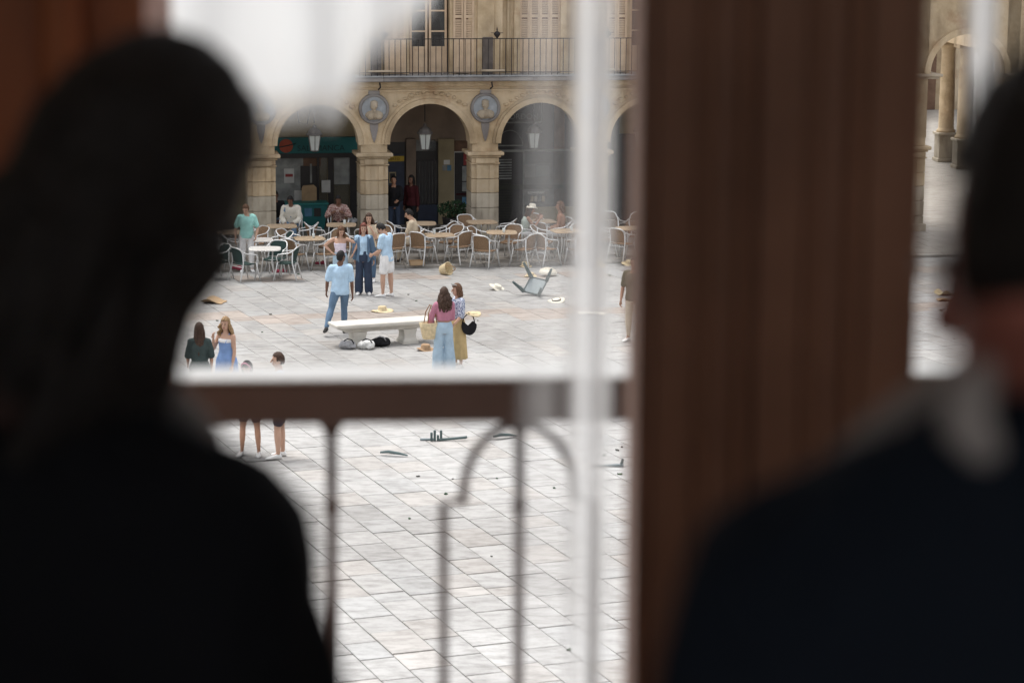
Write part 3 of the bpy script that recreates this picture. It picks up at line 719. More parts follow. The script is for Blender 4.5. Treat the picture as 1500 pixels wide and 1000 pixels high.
a_ = MB(); xc_, zc_ = fac(747, 213, YB - 0.12); a_.tube([(xc_ + 0.36*math.cos(R(k*9)), YB - 0.11, zc_ + 0.42*math.sin(R(k*9))) for k in range(21)], 0.012, 6).build('fanlight_arch', 'poster_grey', bld)
for (q, mm) in (((730, 212.5, 766, 214), 'poster_grey'), ((730, 219.5, 846, 221.5), 'poster_grey'), ((766, 221.6, 768, 335), 'poster_grey'), ((730, 271, 846, 276), 'scrap_dark')): panel('shopfront_bar', mm, q, YB - 0.11, 0.02)
panel('display_back', 'poster_grey', (768, 240, 806, 271), YB - 0.08, 0.01); panel('display_sheet', 'poster_white', (769, 241, 784, 260), YB - 0.092, 0.006); panel('display_sheet', 'curtain_blue', (785, 243, 804, 258), YB - 0.092, 0.006)
panel('display_back', 'poster_grey', (766, 276.5, 812, 300), YB - 0.08, 0.01)
panel('shelf_strip', 'poster_white', (773, 281, 797, 283.5), YB - 0.12, 0.02)
for k in range(4): panel('goods', ('beige', 'cream', 'poster_grey', 'beige')[k], (777 + k*5.5, 287, 781 + k*5.5, 295), YB - 0.1, 0.05)
panel('shop_counter', 'stucco', (770, 303, 846, 336), YB - 0.10, 0.05)
panel('shop_glass', 'shop_glass', (768, 222, 845, 302), YB - 0.13, 0.006)
panel('brown_wall', 'wood_brown', (812, 150, 826, 300), YB - 0.07, 0.02)
# arch 4
panel('black_shopfront', 'black_front', (905.5, 196, 1060, 336), YB - 0.012, 0.05)

# planter bush at the jamb
bp = walk(664, 341)
pl = empty('potted_bush', bp, label='dark green bush in a dark pot at the doorway jamb', cat='plant')
MB().lathe([(0.20, 0), (0.26, 0.05), (0.30, 0.40), (0.32, 0.42), (0.28, 0.425)], 16).build('pot', 'black_front', pl, smooth=True)
fo = MB(); rr = random.Random(5)
for k in range(420):
    d = Vector((rr.gauss(0,1), rr.gauss(0,1), rr.gauss(0,1))).normalized() * (0.40 * rr.random() ** 0.4)
    c = Vector((d.x * 1.15, d.y, 0.66 + d.z * 0.62)); n1 = Vector((rr.gauss(0,1), rr.gauss(0,1), rr.gauss(0,1))).normalized(); n2 = n1.orthogonal().normalized()
    b0 = len(fo.v); fo.v += [tuple(c - n1*0.05), tuple(c + n2*0.025), tuple(c + n1*0.06), tuple(c - n2*0.025)]; fo.f.append((b0, b0+1, b0+2, b0+3))
tag(fo.build('foliage', 'leaf', pl), kind='stuff')
st = MB()
for k in range(5): st.tube([(0, 0, 0.4), (0.08*math.cos(k*1.3), 0.08*math.sin(k*1.3), 0.6), (0.16*math.cos(k*1.3), 0.16*math.sin(k*1.3), 0.8)], [0.014, 0.01, 0.005], 5)
st.build('stem', 'wood_brown', pl)

# lanterns hanging in the arches
def lantern_parts(root, rod):
    MB().lathe([(0.20, 0.42), (0.215, 0.43), (0.215, 0.47), (0.19, 0.485), (0.175, 0.53), (0.13, 0.585), (0.06, 0.625), (0.045, 0.65), (0.055, 0.67), (0.02, 0.71)], 12).build('cap', 'lantern_metal', root)
    MB().tube([(0, 0, 0.75), (0, 0, 0.75 + rod)], 0.014, 6).build('hanger_rod', 'iron', root)
    for k in range(6):
        a0, a1 = R(60*k + 30), R(60*k + 90)
        q = [(0.115*math.cos(a0), 0.115*math.sin(a0), 0.02), (0.115*math.cos(a1), 0.115*math.sin(a1), 0.02), (0.175*math.cos(a1), 0.175*math.sin(a1), 0.42), (0.175*math.cos(a0), 0.175*math.sin(a0), 0.42)]
        m = MB(); m.v += q + [tuple(Vector(p) * 0.97) for p in q]; m.f += [(0,1,2,3), (7,6,5,4), (0,4,5,1), (1,5,6,2), (2,6,7,3), (3,7,4,0)]
        m.build('pane', 'lantern_glass', root)
        MB().tube([Vector(q[0]) * 1.02, Vector(q[3]) * 1.02], 0.012, 5).build('frame_bar', 'lantern_metal', root)
    MB().lathe([(0.03, -0.03), (0.12, 0.0), (0.125, 0.018), (0.03, 0.019)], 12).build('base', 'lantern_metal', root)
XL, ZL = fac(628, 222, 0.45)
zroot = ZL
names_l = {-1: 'grey hexagonal lantern hanging in the arch before the teal shop sign', 0: 'grey hexagonal lantern hanging in the arch before the barred doorway', 1: 'grey hexagonal lantern hanging in the arch of the black shop front',
           -2: 'grey hexagonal lantern in the arch beyond the teal shop', 2: 'grey hexagonal lantern in the arch beside the black shop front', 3: 'grey hexagonal lantern in the second arch from the tall portal'}
for i in (-2, -1, 0, 1, 2, 3):
    ln = fthing('hanging_lantern', pillar_x(i) + SP/2, 0.95, zroot, label=names_l[i], cat='lantern', group='lanterns hanging in the arcade')
    lantern_parts(ln, 3.98 - zroot - 0.75)
MB().tube([(fac(430, 168, 1.2)[0], 1.2, 3.97), (fac(438, 180, 1.2)[0], 1.2, fac(438, 180, 1.2)[1]), (fac(450, 182, 1.2)[0], 1.2, fac(450, 182, 1.2)[1]), (fac(462, 172, 1.2)[0], 1.2, 3.97)], 0.012, 6).build('hanging_cable', 'iron', bld)

# colonnade behind the tall portal
cq = [walk(1384, 236), walk(1411, 247), walk(1436, 256), walk(1466, 267), walk(1502, 281)]
cdir = (cq[3] - cq[0]).normalized(); ang = math.atan2(cdir.y, cdir.x)
cl = empty('portal_colonnade', cq[0], ang, label='row of stone columns on pedestals seen through the tall portal', cat='colonnade')
for k, q in enumerate([0, 1, 2, 3, 4, 5]):
    x = 2.25 * k
    MB().bbox(x-0.36, x+0.36, -0.36, 0.36, -0.01, 0.12, 0.02).bbox(x-0.31, x+0.31, -0.31, 0.31, 0.12, 0.92, 0.015).bbox(x-0.37, x+0.37, -0.37, 0.37, 0.92, 1.02, 0.02).build('pedestal', 'granite', cl)
    MB().lathe([(0.33, 1.02), (0.34, 1.08), (0.28, 1.14), (0.27, 1.2), (0.265, 2.2), (0.235, 3.85), (0.25, 3.88), (0.25, 3.92), (0.30, 4.02), (0.34, 4.08)], 18).build('column', 'sandstone', cl, smooth=True, loc=(x, 0, 0))
    MB().bbox(x-0.37, x+0.37, -0.37, 0.37, 4.08, 4.2, 0.01).build('abacus', 'sandstone', cl)
MB().box(-1, 13, -0.4, 0.4, 4.202, 6.5).build('entablature', 'sandstone', cl)
sd = 1 if Vector((-math.sin(ang), math.cos(ang))).dot(Vector((1, 0.3))) > 0 else -1
MB().box(-1.5, 13, sd*3.4, sd*3.7, -0.01, 6.5).build('gallery_wall', 'arcade_plaster', cl)
MB().box(-1.5, 13, min(0.41*sd, 3.39*sd), max(0.41*sd, 3.39*sd), 4.3, 4.5).build('gallery_ceiling', 'arcade_plaster', cl)
c0 = loc_f(xb + 3.2, 26, 0)
fw = empty('street_house', loc_f((xa + xb)/2, 38, 0), FA, label='plain sandstone house closing the lane behind the portal', cat='house')
MB().box(-14, 14, 0, 1, -0.1, 14).build('wall', 'sandstone', fw)
for k in range(-4, 5):
    wd_ = MB().bbox(k*3-0.55, k*3+0.55, -0.06, -0.002, 4.6, 6.6, 0.02).build('window', 'shutter', fw)
    MB().bbox(k*3-0.6, k*3+0.6, -0.1, -0.002, 0, 2.6, 0.02).build('door', 'wood_brown', fw)

# ------------------------------------------------------------------ terrace furniture
def chair_proto(weave, name, label, group):
    c = empty(name, (0, 0, 0), label=label, cat='chair', group=group)
    # chair faces +Y
    st_ = MB(); rings = []
    for yy in [-0.20 + 0.42 * k / 6 for k in range(7)]:
        dz = -0.018 * math.sin(math.pi * (yy + 0.2) / 0.42) + (-0.03 if yy > 0.2 else 0)
        rings.append([(xx, yy, 0.44 + dz - 0.012 * (1 - (xx / 0.22) ** 2)) for xx in [-0.22 + 0.44 * q / 6 for q in range(7)]])
    top = rings; bot = [[(p[0], p[1], p[2] - 0.022) for p in r] for r in rings]
    loop = [[*t_, *reversed(b_)] for t_, b_ in zip(top, bot)]
    st_.quadstrip(loop).build('seat', weave, c, smooth=False)
    bk = MB(); fr = []; rr_ = []
    for k in range(9):
        u = k / 8.0; z = 0.46 + 0.355 * u
        hw = 0.212 * max(0.02, 1 - max(0, (u - 0.35) / 0.68) ** 4) ** 0.4
        y = -0.20 - 0.09 * u
        fr.append([(xx, y + 0.05 * (xx / 0.22) ** 2, z) for xx in [-hw + 2 * hw * q / 8 for q in range(9)]])
    loop = [[*t_, *[(p[0], p[1] - 0.02, p[2]) for p in reversed(t_)]] for t_ in fr]
    bk.quadstrip(loop).build('backrest', weave, c)
    path = [(-0.245, 0.17, 0.45), (-0.265, 0.19, 0.58), (-0.275, 0.15, 0.645), (-0.28, 0.05, 0.66), (-0.27, -0.10, 0.68), (-0.245, -0.19, 0.72)]
    archp = [(-0.228 * math.copysign(abs(math.cos(R(a))) ** 0.6, math.cos(R(a))), -0.215 - 0.09 * math.sin(R(a)), 0.72 + 0.105 * math.sin(R(a)) ** 0.7) for a in range(15, 166, 15)]
    full = path + archp + [(-p[0], p[1], p[2]) for p in reversed(path)]
    MB().tube(full, 0.0155, 7).build('arm_frame', 'alu', c, smooth=True)
    for sx in (-1, 1):
        MB().tube([(sx*0.245, 0.17, 0.46), (sx*0.25, 0.20, 0.30), (sx*0.275, 0.27, 0.0)], 0.0165, 7).build('leg', 'alu', c, smooth=True)
        MB().tube([(sx*0.235, -0.20, 0.74), (sx*0.235, -0.19, 0.45), (sx*0.25, -0.24, 0.25), (sx*0.27, -0.31, 0.0)], 0.0165, 7).build('leg', 'alu', c, smooth=True)
    MB().tube([(-0.245, 0.19, 0.40), (0.245, 0.19, 0.40)], 0.011, 6).build('stretcher', 'alu', c, smooth=True)
    MB().tube([(-0.24, -0.215, 0.36), (0.24, -0.215, 0.36)], 0.011, 6).build('stretcher', 'alu', c, smooth=True)
    return c
def table_proto(m, name, label, group):
    t = empty(name, (0, 0, 0), label=label, cat='table', group=group)
    rings = []
    tt = MB(); n = 40
    for r_, z in ((0.36, 0.715), (0.385, 0.72), (0.385, 0.738), (0.375, 0.742)):
        ring = []
        for k in range(n):
            a = 2*math.pi*k/n; q = (abs(math.cos(a))**5 + abs(math.sin(a))**5) ** (-1/5)   # rounded square
            ring.append((r_*q*math.cos(a), r_*q*math.sin(a), z))
        rings.append(ring)
    tt.quadstrip(rings).build('table_top', m, t)
    MB().box(-0.30, 0.30, -0.02, 0.02, 0.69, 0.7145).box(-0.02, 0.02, -0.30, 0.30, 0.665, 0.689).build('under_frame', 'alu', t)
    for sx in (-1, 1):
        for sy in (-1, 1):
            MB().tube([(sx*0.19, sy*0.19, 0.705), (sx*0.17, sy*0.17, 0.40), (sx*0.25, sy*0.25, 0.0)], 0.015, 7).build('leg', 'alu', t, smooth=True)
    return t
ch_b = chair_proto('wicker', 'terrace_chair', 'brown woven armchair with white metal legs at the terrace tables', 'brown woven chairs of the terrace')
ch_g = chair_proto('wicker_green', 'terrace_chair', 'dark green woven armchair with white metal legs round the white table', 'dark green woven chairs of the terrace')
tb_t = table_proto('table_tan', 'terrace_table', 'tan topped terrace table on four metal legs among brown chairs', 'tan terrace tables')
tb_w = table_proto('table_white', 'terrace_table', 'white topped terrace table among the dark green chairs', 'white terrace tables')
index_kids()
first_use = {}
def put(proto, loc, rotz, label=None):
    if proto.name not in first_use: first_use[proto.name] = 1; o = proto
    else: o = copy_tree(proto)
    o.location = loc; o.rotation_euler = (0, 0, rotz)
    if label: o['label'] = label
    return o
def table_at(px, py, proto):
    """table top centre seen at this pixel; its feet stand on the walk, or on the plaza in front of the kerb"""
    p = ground(px, py, STEP + 0.74)
    z = STEP if (p - O).dot(VY) > Y_KERB + 0.15 else 0.0
    if z == 0.0: p = ground(px, py, 0.74)
    p = Vector((p.x, p.y, z + 0.004)); TABLES[nm] = put(proto, p, FA + rs.uniform(-0.15, 0.15)); return p
def chair_at(p, ang_deg, dist, proto, jit=0.12, label=None):
    """chair at an angle (0 = +X of the facade, 90 = away) from table p, facing it"""
    a = FA + R(ang_deg); q = p + Vector((math.cos(a), math.sin(a), 0)) * dist
    inw = (q - O).dot(VY) > Y_KERB + 0.1
    q.z = (STEP if inw else 0.0) + 0.004
    put(proto, q, a + math.pi / 2 + rs.uniform(-jit, jit), label); return q
T = {}; TABLES = {}
for nm, px, py, pr in (('t0', 338, 340, tb_t), ('t1', 413, 331, tb_t), ('t2', 453, 349, tb_t), ('t4', 500, 329, tb_t), ('t5', 552, 346, tb_t), ('t6', 617, 327, tb_t), ('t7', 643, 344, tb_t),
                       ('t8', 706, 325, tb_t), ('t9', 735, 340, tb_t), ('t10', 792, 324, tb_t), ('t11', 830, 338, tb_t), ('t12', 878, 320, tb_t), ('t13', 926, 334, tb_t),
                       ('t3', 388, 364, tb_w), ('t3b', 377, 351, tb_w)):
    T[nm] = table_at(px, py, pr)
CH = dict(t0=(200, 20), t1=(160, 350), t2=(225, 310, 30, 140), t4=(190, 345), t5=(200, 300, 70), t6=(185, 340), t7=(228, 325, 55, 120), t8=(200, 345, 110), t9=(222, 318, 50, 150),
          t10=(250, 90), t11=(215, 285, 60, 140), t12=(200, 70), t13=(232, 30, 150))
TD = dict(t0='behind the man in mint', t1='before the white jacket', t2='behind the white table', t4='before the plaid shirted man', t5='behind the white shorts', t6='before the dark doorway',
          t7='behind the shallow box', t8='before the pillar and bush', t9='behind the cream hat', t10='between the seated pair', t11='behind the overturned stool', t12='with two tipped chairs', t13='behind the olive shirted man',
          t14='nearest the portal', t15='by the kerb nearest the portal')
for k_, o_ in TABLES.items():
    if k_ in TD: o_['label'] = 'tan topped terrace table on metal legs ' + TD[k_]
    else: o_['label'] = 'white topped terrace table ' + ('before the man in mint' if k_ == 't3' else 'beside the man in mint')
for k_, angs in CH.items():
    for a_ in angs:
        s1 = 'arcade side' if 0 < a_ % 360 < 180 else 'plaza side'; s2 = 'portal end' if math.cos(R(a_)) > 0 else 'other end'
        chair_at(T[k_], a_ + rs.uniform(-8, 8), rs.uniform(0.58, 0.68), ch_b, 0.25, 'brown woven armchair at the table %s, %s, %s' % (TD[k_], s1, s2))
for a_, l_ in ((205, 'plaza side, toward the women in dresses'), (335, 'plaza side, toward the brown chairs'), (60, 'arcade side')): chair_at(T['t3'], a_, 0.56, ch_g, 0.12, 'dark green woven armchair at the front white table, ' + l_)
for a_, l_ in ((190, 'half hidden by the man in mint'), (15, 'arcade side'), (330, 'between both white tables')): chair_at(T['t3b'], a_, 0.60, ch_g, 0.12, 'dark green woven armchair at the rear white table, ' + l_)
sp_ = walk(318, 404); sp_.z = 0.004
put(ch_g, sp_, FA + R(120), 'dark green woven armchair alone beside the man in the mint shirt')
# a pair of chairs tipped against table t12
for k_, (a_, dz) in enumerate(((80, 0.36), (40, 0.40))):
    q = T['t12'] + Vector((0.45 + 0.3*k_, 0.1, 0)); o = put(ch_b, (q.x, q.y, STEP + dz), FA + R(200 + 40*k_), 'brown woven armchair tipped up %s the table beyond the seated couple' % ('against', 'beside')[k_])
    o.rotation_euler = (R(-62), R(6), FA + R(150 + 50*k_)); o.location.z = STEP + 0.33

gl_me = MB().lathe([(0.028, 0.0), (0.03, 0.004), (0.036, 0.11), (0.033, 0.11), (0.027, 0.012)], 14).mesh('drinking_glass', 'lantern_glass', True)
for k_, (tn, dx_, dy_) in enumerate((('t2', 0.1, 0.05), ('t7', -0.12, 0.1), ('t9', 0.05, -0.1), ('t10', 0.0, 0.05), ('t11', 0.12, -0.05), ('t5', -0.1, 0.0), ('t4', 0.08, 0.05))):
    q = T[tn] + Vector((dx_, dy_, 0.743)); tag(link('drinking_glass', gl_me, None, q), 'pale drinking glass on the tan table ' + TD[tn], 'glass', 'glasses on the tables')

# ------------------------------------------------------------------ stone bench
bq0, bq1 = ground(508, 507), ground(612, 500)
bc = (bq0 + bq1) / 2; bdir = math.atan2((bq1 - bq0).y, (bq1 - bq0).x); bl = (bq1 - bq0).length + 0.62
bn = empty('stone_bench', bc, bdir, label='pale stone bench with a thick chamfered seat slab on two supports', cat='bench')
m = MB(); rings = []
for z, i_ in ((0.31, 0.24), (0.35, 0.22), (0.41, 0.03), (0.435, 0.0), (0.475, 0.0), (0.49, 0.02)):
    rings.append([(-bl/2+i_, -0.30+i_*0.6, z), (bl/2-i_, -0.30+i_*0.6, z), (bl/2-i_, 0.30-i_*0.6, z), (-bl/2+i_, 0.30-i_*0.6, z)])
m.quadstrip(rings).build('seat_slab', 'bench_stone', bn)
for sx in (-1, 1):
    rings = [[(sx*0.55-w_, -d_, z), (sx*0.55+w_, -d_, z), (sx*0.55+w_, d_, z), (sx*0.55-w_, d_, z)] for z, w_, d_ in ((0.0, 0.17, 0.22), (0.06, 0.165, 0.215), (0.12, 0.13, 0.18), (0.20, 0.125, 0.175), (0.309, 0.15, 0.19))]
    MB().quadstrip(rings).build('support', 'bench_stone', bn)

# ------------------------------------------------------------------ hats, boxes, broken chairs and scraps on the ground
def gz(p): return STEP if (p - O).dot(VY) > Y_KERB + 0.1 else 0.0
def gpt(px, py):
    p = ground(px, py)
    if (p - O).dot(VY) > Y_KERB + 0.1: p = walk(px, py)
    return p + Vector((0, 0, 0.005))
def hat(loc, m, label, tilt=(0, 0, 0), crown=0.11, brim=0.19, band=None, droop=0.02):
    h = empty('straw_hat', loc, label=label, cat='hat', group='hats'); h.rotation_euler = tilt
    mb = MB(); n = 28; rings = []
    prof = [(brim, 0.0), (brim * 0.97, 0.012), (brim*0.75, 0.006 + droop), (0.098, 0.012), (0.093, crown*0.6), (0.082, crown*0.93), (0.055, crown), (0.02, crown*0.9)]
    for r_, z in prof:
        rings.append([(r_*1.08*math.cos(2*math.pi*k/n), r_*0.95*math.sin(2*math.pi*k/n), z + (0.018*math.sin(2*2*math.pi*k/n + 1) if r_ > 0.12 else 0)) for k in range(n)])
    mb.quadstrip(rings).build('crown_and_brim', m, h, smooth=True)
    if band: MB().lathe([(0.101, 0.02), (0.099, 0.045), (0.097, 0.045), (0.098, 0.02)], 24, None, 1.08, 0.95).build('band', band, h)
    return h
hat(gpt(560, 456), 'straw', 'yellow straw hat with a wide brim lying behind the stone bench', (0, 0, 0.4), 0.12, 0.24)
hat(gpt(728, 424) + Vector((0,0,0.03)), 'straw_white', 'cream hat lying tipped beside the overturned stool', (R(22), R(18), 0.5), 0.09, 0.20)
hat(gpt(770, 391), 'straw', 'small beige hat upright on the pavement near the tables', (0, 0, 0.2), 0.13, 0.15, 'straw_brown')
hat(gpt(777, 405), 'straw', 'beige hat half hidden behind the overturned stool', (0, 0, 0.9), 0.10, 0.16)
hat(gpt(803, 404) + Vector((0,0,0.10)), 'straw_white', 'cream hat lying crown down past the overturned stool', (R(200), 0, 0.3), 0.10, 0.21, 'straw_brown')
hat(gpt(815, 442) + Vector((0,0,0.02)), 'straw_white', 'flattened white hat with a dark band in front of the overturned stool', (R(10), R(-6), 0.1), 0.05, 0.19, 'scrap_dark')
hat(gpt(878, 390), 'straw', 'beige hat near the kerb before the tipped chairs', (0, 0, 0.2), 0.11, 0.14)
hat(gpt(922, 388) + Vector((0,0,0.03)), 'straw', 'straw hat lying behind the man in the olive shirt', (R(15), 0, 0.2), 0.09, 0.2)
hat(gpt(623, 513) + Vector((0,0,0.01)), 'straw_brown', 'brown straw hat beside the end of the stone bench', (R(6), R(4), 0.3), 0.12, 0.17)
# toppled basket
bk = empty('straw_basket', gpt(652, 402) + Vector((0, 0, 0.12)), label='yellow straw basket toppled on the ground before the tables', cat='basket'); bk.rotation_euler = (R(70), R(30), 0.8)
MB().lathe([(0.10, -0.12), (0.12, -0.10), (0.16, 0.08), (0.17, 0.12), (0.155, 0.12), (0.145, 0.06), (0.10, -0.08)], 18).build('body', 'straw', bk, smooth=True)
MB().tube([(0.15*math.cos(R(a)), 0, 0.12 + 0.16*math.sin(R(a))) for a in range(0, 181, 20)], 0.012, 6).build('handle', 'straw_brown', bk, smooth=True)
bx = empty('shallow_box', gpt(610, 388), FA + 0.1, label='shallow tan cardboard box in front of the seated man', cat='box')
MB().box(-0.17, 0.17, -0.11, 0.11, 0, 0.012).build('bottom', 'cardboard', bx)
for a in ((-0.17, 0.17, -0.122, -0.1105), (-0.17, 0.17, 0.1105, 0.122), (-0.182, -0.1705, -0.122, 0.122), (0.1705, 0.182, -0.122, 0.122)): MB().box(a[0], a[1], a[2], a[3], 0, 0.11).build('side', 'cardboard', bx)
def sheet(loc, rot, w_, d_, m, label, bend=0.03, name='cardboard_sheet'):
    mb = MB(); rings = []
    for i_ in range(7):
        u = i_/6 - 0.5; up = [((v-0.5)*w_ + 0.02*math.sin(i_*2.0), u*d_, 0.012 + bend*(abs(u)*2)**2 * (0.5 + 0.5*math.sin(v*5)) ) for v in [q/6 for q in range(7)]]
        rings.append([*up, *[(p[0], p[1], p[2]-0.009) for p in reversed(up)]])
    o = mb.quadstrip(rings).build(name, m, None, loc=loc, rotz=rot); return tag(o, label, 'sheet')
sheet(gpt(867, 460), 0.1, 0.58, 0.32, 'straw_white', 'white paper sheet flat on the paving before the olive shirted man', 0.02, 'paper_sheet')
sheet(gpt(314, 443), -0.2, 0.48, 0.5, 'cardboard', 'tan cardboard sheet flat on the paving behind the women in dresses', 0.10)
sheet(gpt(1383, 432), 0.5, 0.35, 0.3, 'straw', 'crumpled straw coloured sheet on the paving below the portal', 0.12)
sheet(gpt(1386, 441), 0.1, 0.4, 0.2, 'cardboard', 'small torn cardboard piece on the paving below the portal', 0.05)
for px, py, lab in ((348, 394, 'crumpled red cloth by the feet of the man in mint'), (471, 387, 'crumpled red cloth under the brown chairs'), (411, 399, 'crumpled red cloth under the white table')):
    m = MB(); rr = random.Random(px)
    for k in range(6): m.ell((rr.uniform(-0.12, 0.12), rr.uniform(-0.06, 0.06), 0.025), rr.uniform(0.05, 0.1), rr.uniform(0.04, 0.07), 0.03 + rr.random()*0.03, 9, 5)
    tag(m.build('red_cloth', 'red_cloth', None, True, gpt(px, py)), lab, 'cloth', 'crumpled red cloths')
# overturned plastic chair
oc = empty('overturned_stool', gpt(784, 432), label='grey green plastic stool overturned with its legs in the air', cat='stool')
# modelled upright facing +Y, then tipped
dn = Vector((-0.18, -0.62, 0.70)).normalized(); fy = Vector((0.72, -0.1, -0.35)); fy = (fy - dn * fy.dot(dn)).normalized()
inner = Matrix((fy.cross(-dn), fy, -dn)).transposed().to_4x4()
pcs = []
def oc_part(name, mb, m):
    mb.v = [tuple(inner @ (Vector(p) - Vector((0, 0, 0.42)))) for p in mb.v]; pcs.append((name, mb, m))
oc_part('seat', MB().bbox(-0.21, 0.21, -0.20, 0.20, 0.40, 0.425, 0.008), 'plastic_pale')
oc_part('seat_frame', MB().bbox(-0.235, -0.212, -0.22, 0.22, 0.385, 0.43, 0.005).bbox(0.212, 0.235, -0.22, 0.22, 0.385, 0.43, 0.005).bbox(-0.211, 0.211, 0.202, 0.225, 0.385, 0.43, 0.005).bbox(-0.211, 0.211, -0.225, -0.202, 0.385, 0.43, 0.005), 'plastic_green')
for sx in (-1, 1):
    oc_part('leg', MB().tube([(sx*0.22, 0.20, 0.40), (sx*0.30, 0.36, 0.02)], [0.045, 0.028], 8), 'plastic_green')
    oc_part('leg', MB().tube([(sx*0.22, -0.20, 0.40), (sx*0.30, -0.36, 0.02)], [0.05, 0.028], 8), 'plastic_green')
mz = min(p[2] for _, mb, _ in pcs for p in mb.v)
for nme, mb, m_ in pcs: mb.v = [(p[0], p[1], p[2] - mz) for p in mb.v]; mb.build(nme, m_, oc)
# broken pieces of green chairs
def broken(px, py, kind, label, rot):
    t = empty('broken_chair_piece', gpt(px, py), rot, label=label, cat='debris', group='broken chair pieces')
    if kind == 0:
        MB().tube([(-0.02, 0, 0.02), (0.42, 0.02, 0.05), (0.46, 0.02, 0.06)], 0.024, 7).build('leg', 'plastic_green', t)
        for k in range(4): MB().bbox(-0.17 + k*0.055, -0.13 + k*0.055, -0.02 + 0.01*k, 0.02 + 0.01*k, 0.0, 0.15 + 0.05*math.sin(k*2.3), 0.006).build('slat', 'plastic_green', t)
        MB().bbox(-0.34, -0.10, 0.05, 0.12, 0.0, 0.03, 0.006).build('rail', 'plastic_pale', t)
    elif kind == 1:
        MB().tube([(-0.22, 0, 0.05), (-0.08, 0, 0.07), (0.10, 0.02, 0.045), (0.24, 0.04, 0.015)], [0.03, 0.045, 0.04, 0.018], 8, 0.6).build('armrest', 'plastic_green', t)
    else:
        MB().tube([(-0.28, 0, 0.018), (0.18, 0, 0.03), (0.26, 0, 0.03)], [0.012, 0.024, 0.03], 7).build('leg', 'plastic_pale', t)
        MB().tube([(0.22, 0, 0.02), (0.25, 0.02, 0.13)], [0.03, 0.02], 7).build('stub', 'plastic_green', t)
broken(645, 646, 0, 'dark green broken chair piece with jagged slats and one leg', 0.1)
broken(576, 668, 1, 'curved broken armrest lying on the paving', -0.25)
broken(890, 684, 2, 'pale broken chair leg with an upright stub', 0.05)
broken(830, 608, 2, 'pale broken chair leg just behind the balcony rail', -0.7)
broken(740, 642, 1, 'dark broken armrest lying behind the iron arch', 0.5)
# leaves and scraps
rr = random.Random(11)
spots = [(437, 402), (645, 425), (610, 441), (396, 461), (384, 487), (663, 702), (728, 701), (612, 698), (653, 724), (880, 640), (885, 667), (911, 655), (908, 695), (905, 660), (812, 715), (866, 420), (893, 404), (880, 445), (600, 760), (720, 815), (833, 952), (770, 405), (318, 470), (598, 432), (838, 560), (700, 470), (1386, 478), (1398, 497), (1378, 455)]
meL = []
for k in range(4):
    m = MB(); n = 7; pts = [(0.05*(0.7+0.6*rr.random())*math.cos(2*math.pi*q/n), 0.035*(0.6+0.8*rr.random())*math.sin(2*math.pi*q/n)) for q in range(n)]
    m.quadstrip([[(x_, y_, 0.0) for x_, y_ in pts], [(x_*1.05, y_*1.05, 0.02 + 0.012*math.sin(q_*2)) for q_, (x_, y_) in enumerate(pts)]])
    meL.append(m.mesh('litter_scrap', 'scrap_dark' if k % 2 else 'leaf'))
for k, (px, py) in enumerate(spots):
    o = link('litter_scrap', meL[k % 4], None, gpt(px, py), rr.random() * 6); s_ = rr.uniform(0.4, 0.9); o.scale = (s_, s_, s_)
    tag(o, 'small dark leaf or scrap lying on the paving', 'litter', 'scraps scattered on the paving')

# ------------------------------------------------------------------ people
PEND = []
def V(*a): return Vector(a)
def torso_at(t, sex):
    """half width, half depth (share of height) at t above the hip joints"""
    M_ = [(-0.075, 0.060, 0.050), (-0.05, 0.088, 0.064), (0.0, 0.094, 0.066), (0.06, 0.086, 0.060), (0.11, 0.084, 0.058), (0.17, 0.094, 0.066), (0.22, 0.102, 0.068), (0.262, 0.100, 0.056), (0.285, 0.070, 0.046), (0.30, 0.040, 0.038), (0.34, 0.033, 0.035)]
    W_ = [(-0.075, 0.062, 0.052), (-0.05, 0.094, 0.068), (0.0, 0.101, 0.071), (0.06, 0.080, 0.056), (0.11, 0.069, 0.050), (0.17, 0.080, 0.062), (0.20, 0.086, 0.072), (0.255, 0.084, 0.050), (0.28, 0.058, 0.040), (0.297, 0.034, 0.032), (0.34, 0.028, 0.030)]
    tb = M_ if sex == 'm' else W_
    if t <= tb[0][0]: return tb[0][1:]
    for a, b in zip(tb, tb[1:]):
        if t <= b[0]:
            u = (t - a[0]) / (b[0] - a[0]); return a[1] + (b[1]-a[1])*u, a[2] + (b[2]-a[2])*u
    return tb[-1][1:]
def lerp_path(path, rad, f0, f1, n=5):
    """piece of a 3 point limb between parameters 0..2, finely sampled"""
    P, Rr = [], []
    for k in range(2 * n + 1):
        u = f0 + (f1 - f0) * k / (2 * n)
        i = min(int(u), 1); w_ = u - i
        P.append(path[i].lerp(path[i+1], w_)); 
        q = u / 2 * (len(rad) - 1); j = min(int(q), len(rad) - 2); Rr.append(rad[j] + (rad[j+1] - rad[j]) * (q - j))
    return P, Rr
def finish(o, m, voxel, smooth_it=3, fold=0.0, extra=None, fscale=9.0):
    md = o.modifiers.new('remesh', 'REMESH'); md.mode = 'VOXEL'; md.voxel_size = voxel
    sm = o.modifiers.new('smooth', 'SMOOTH'); sm.iterations = smooth_it; sm.factor = 0.5
    PEND.append((o, m, fold, extra, fscale))
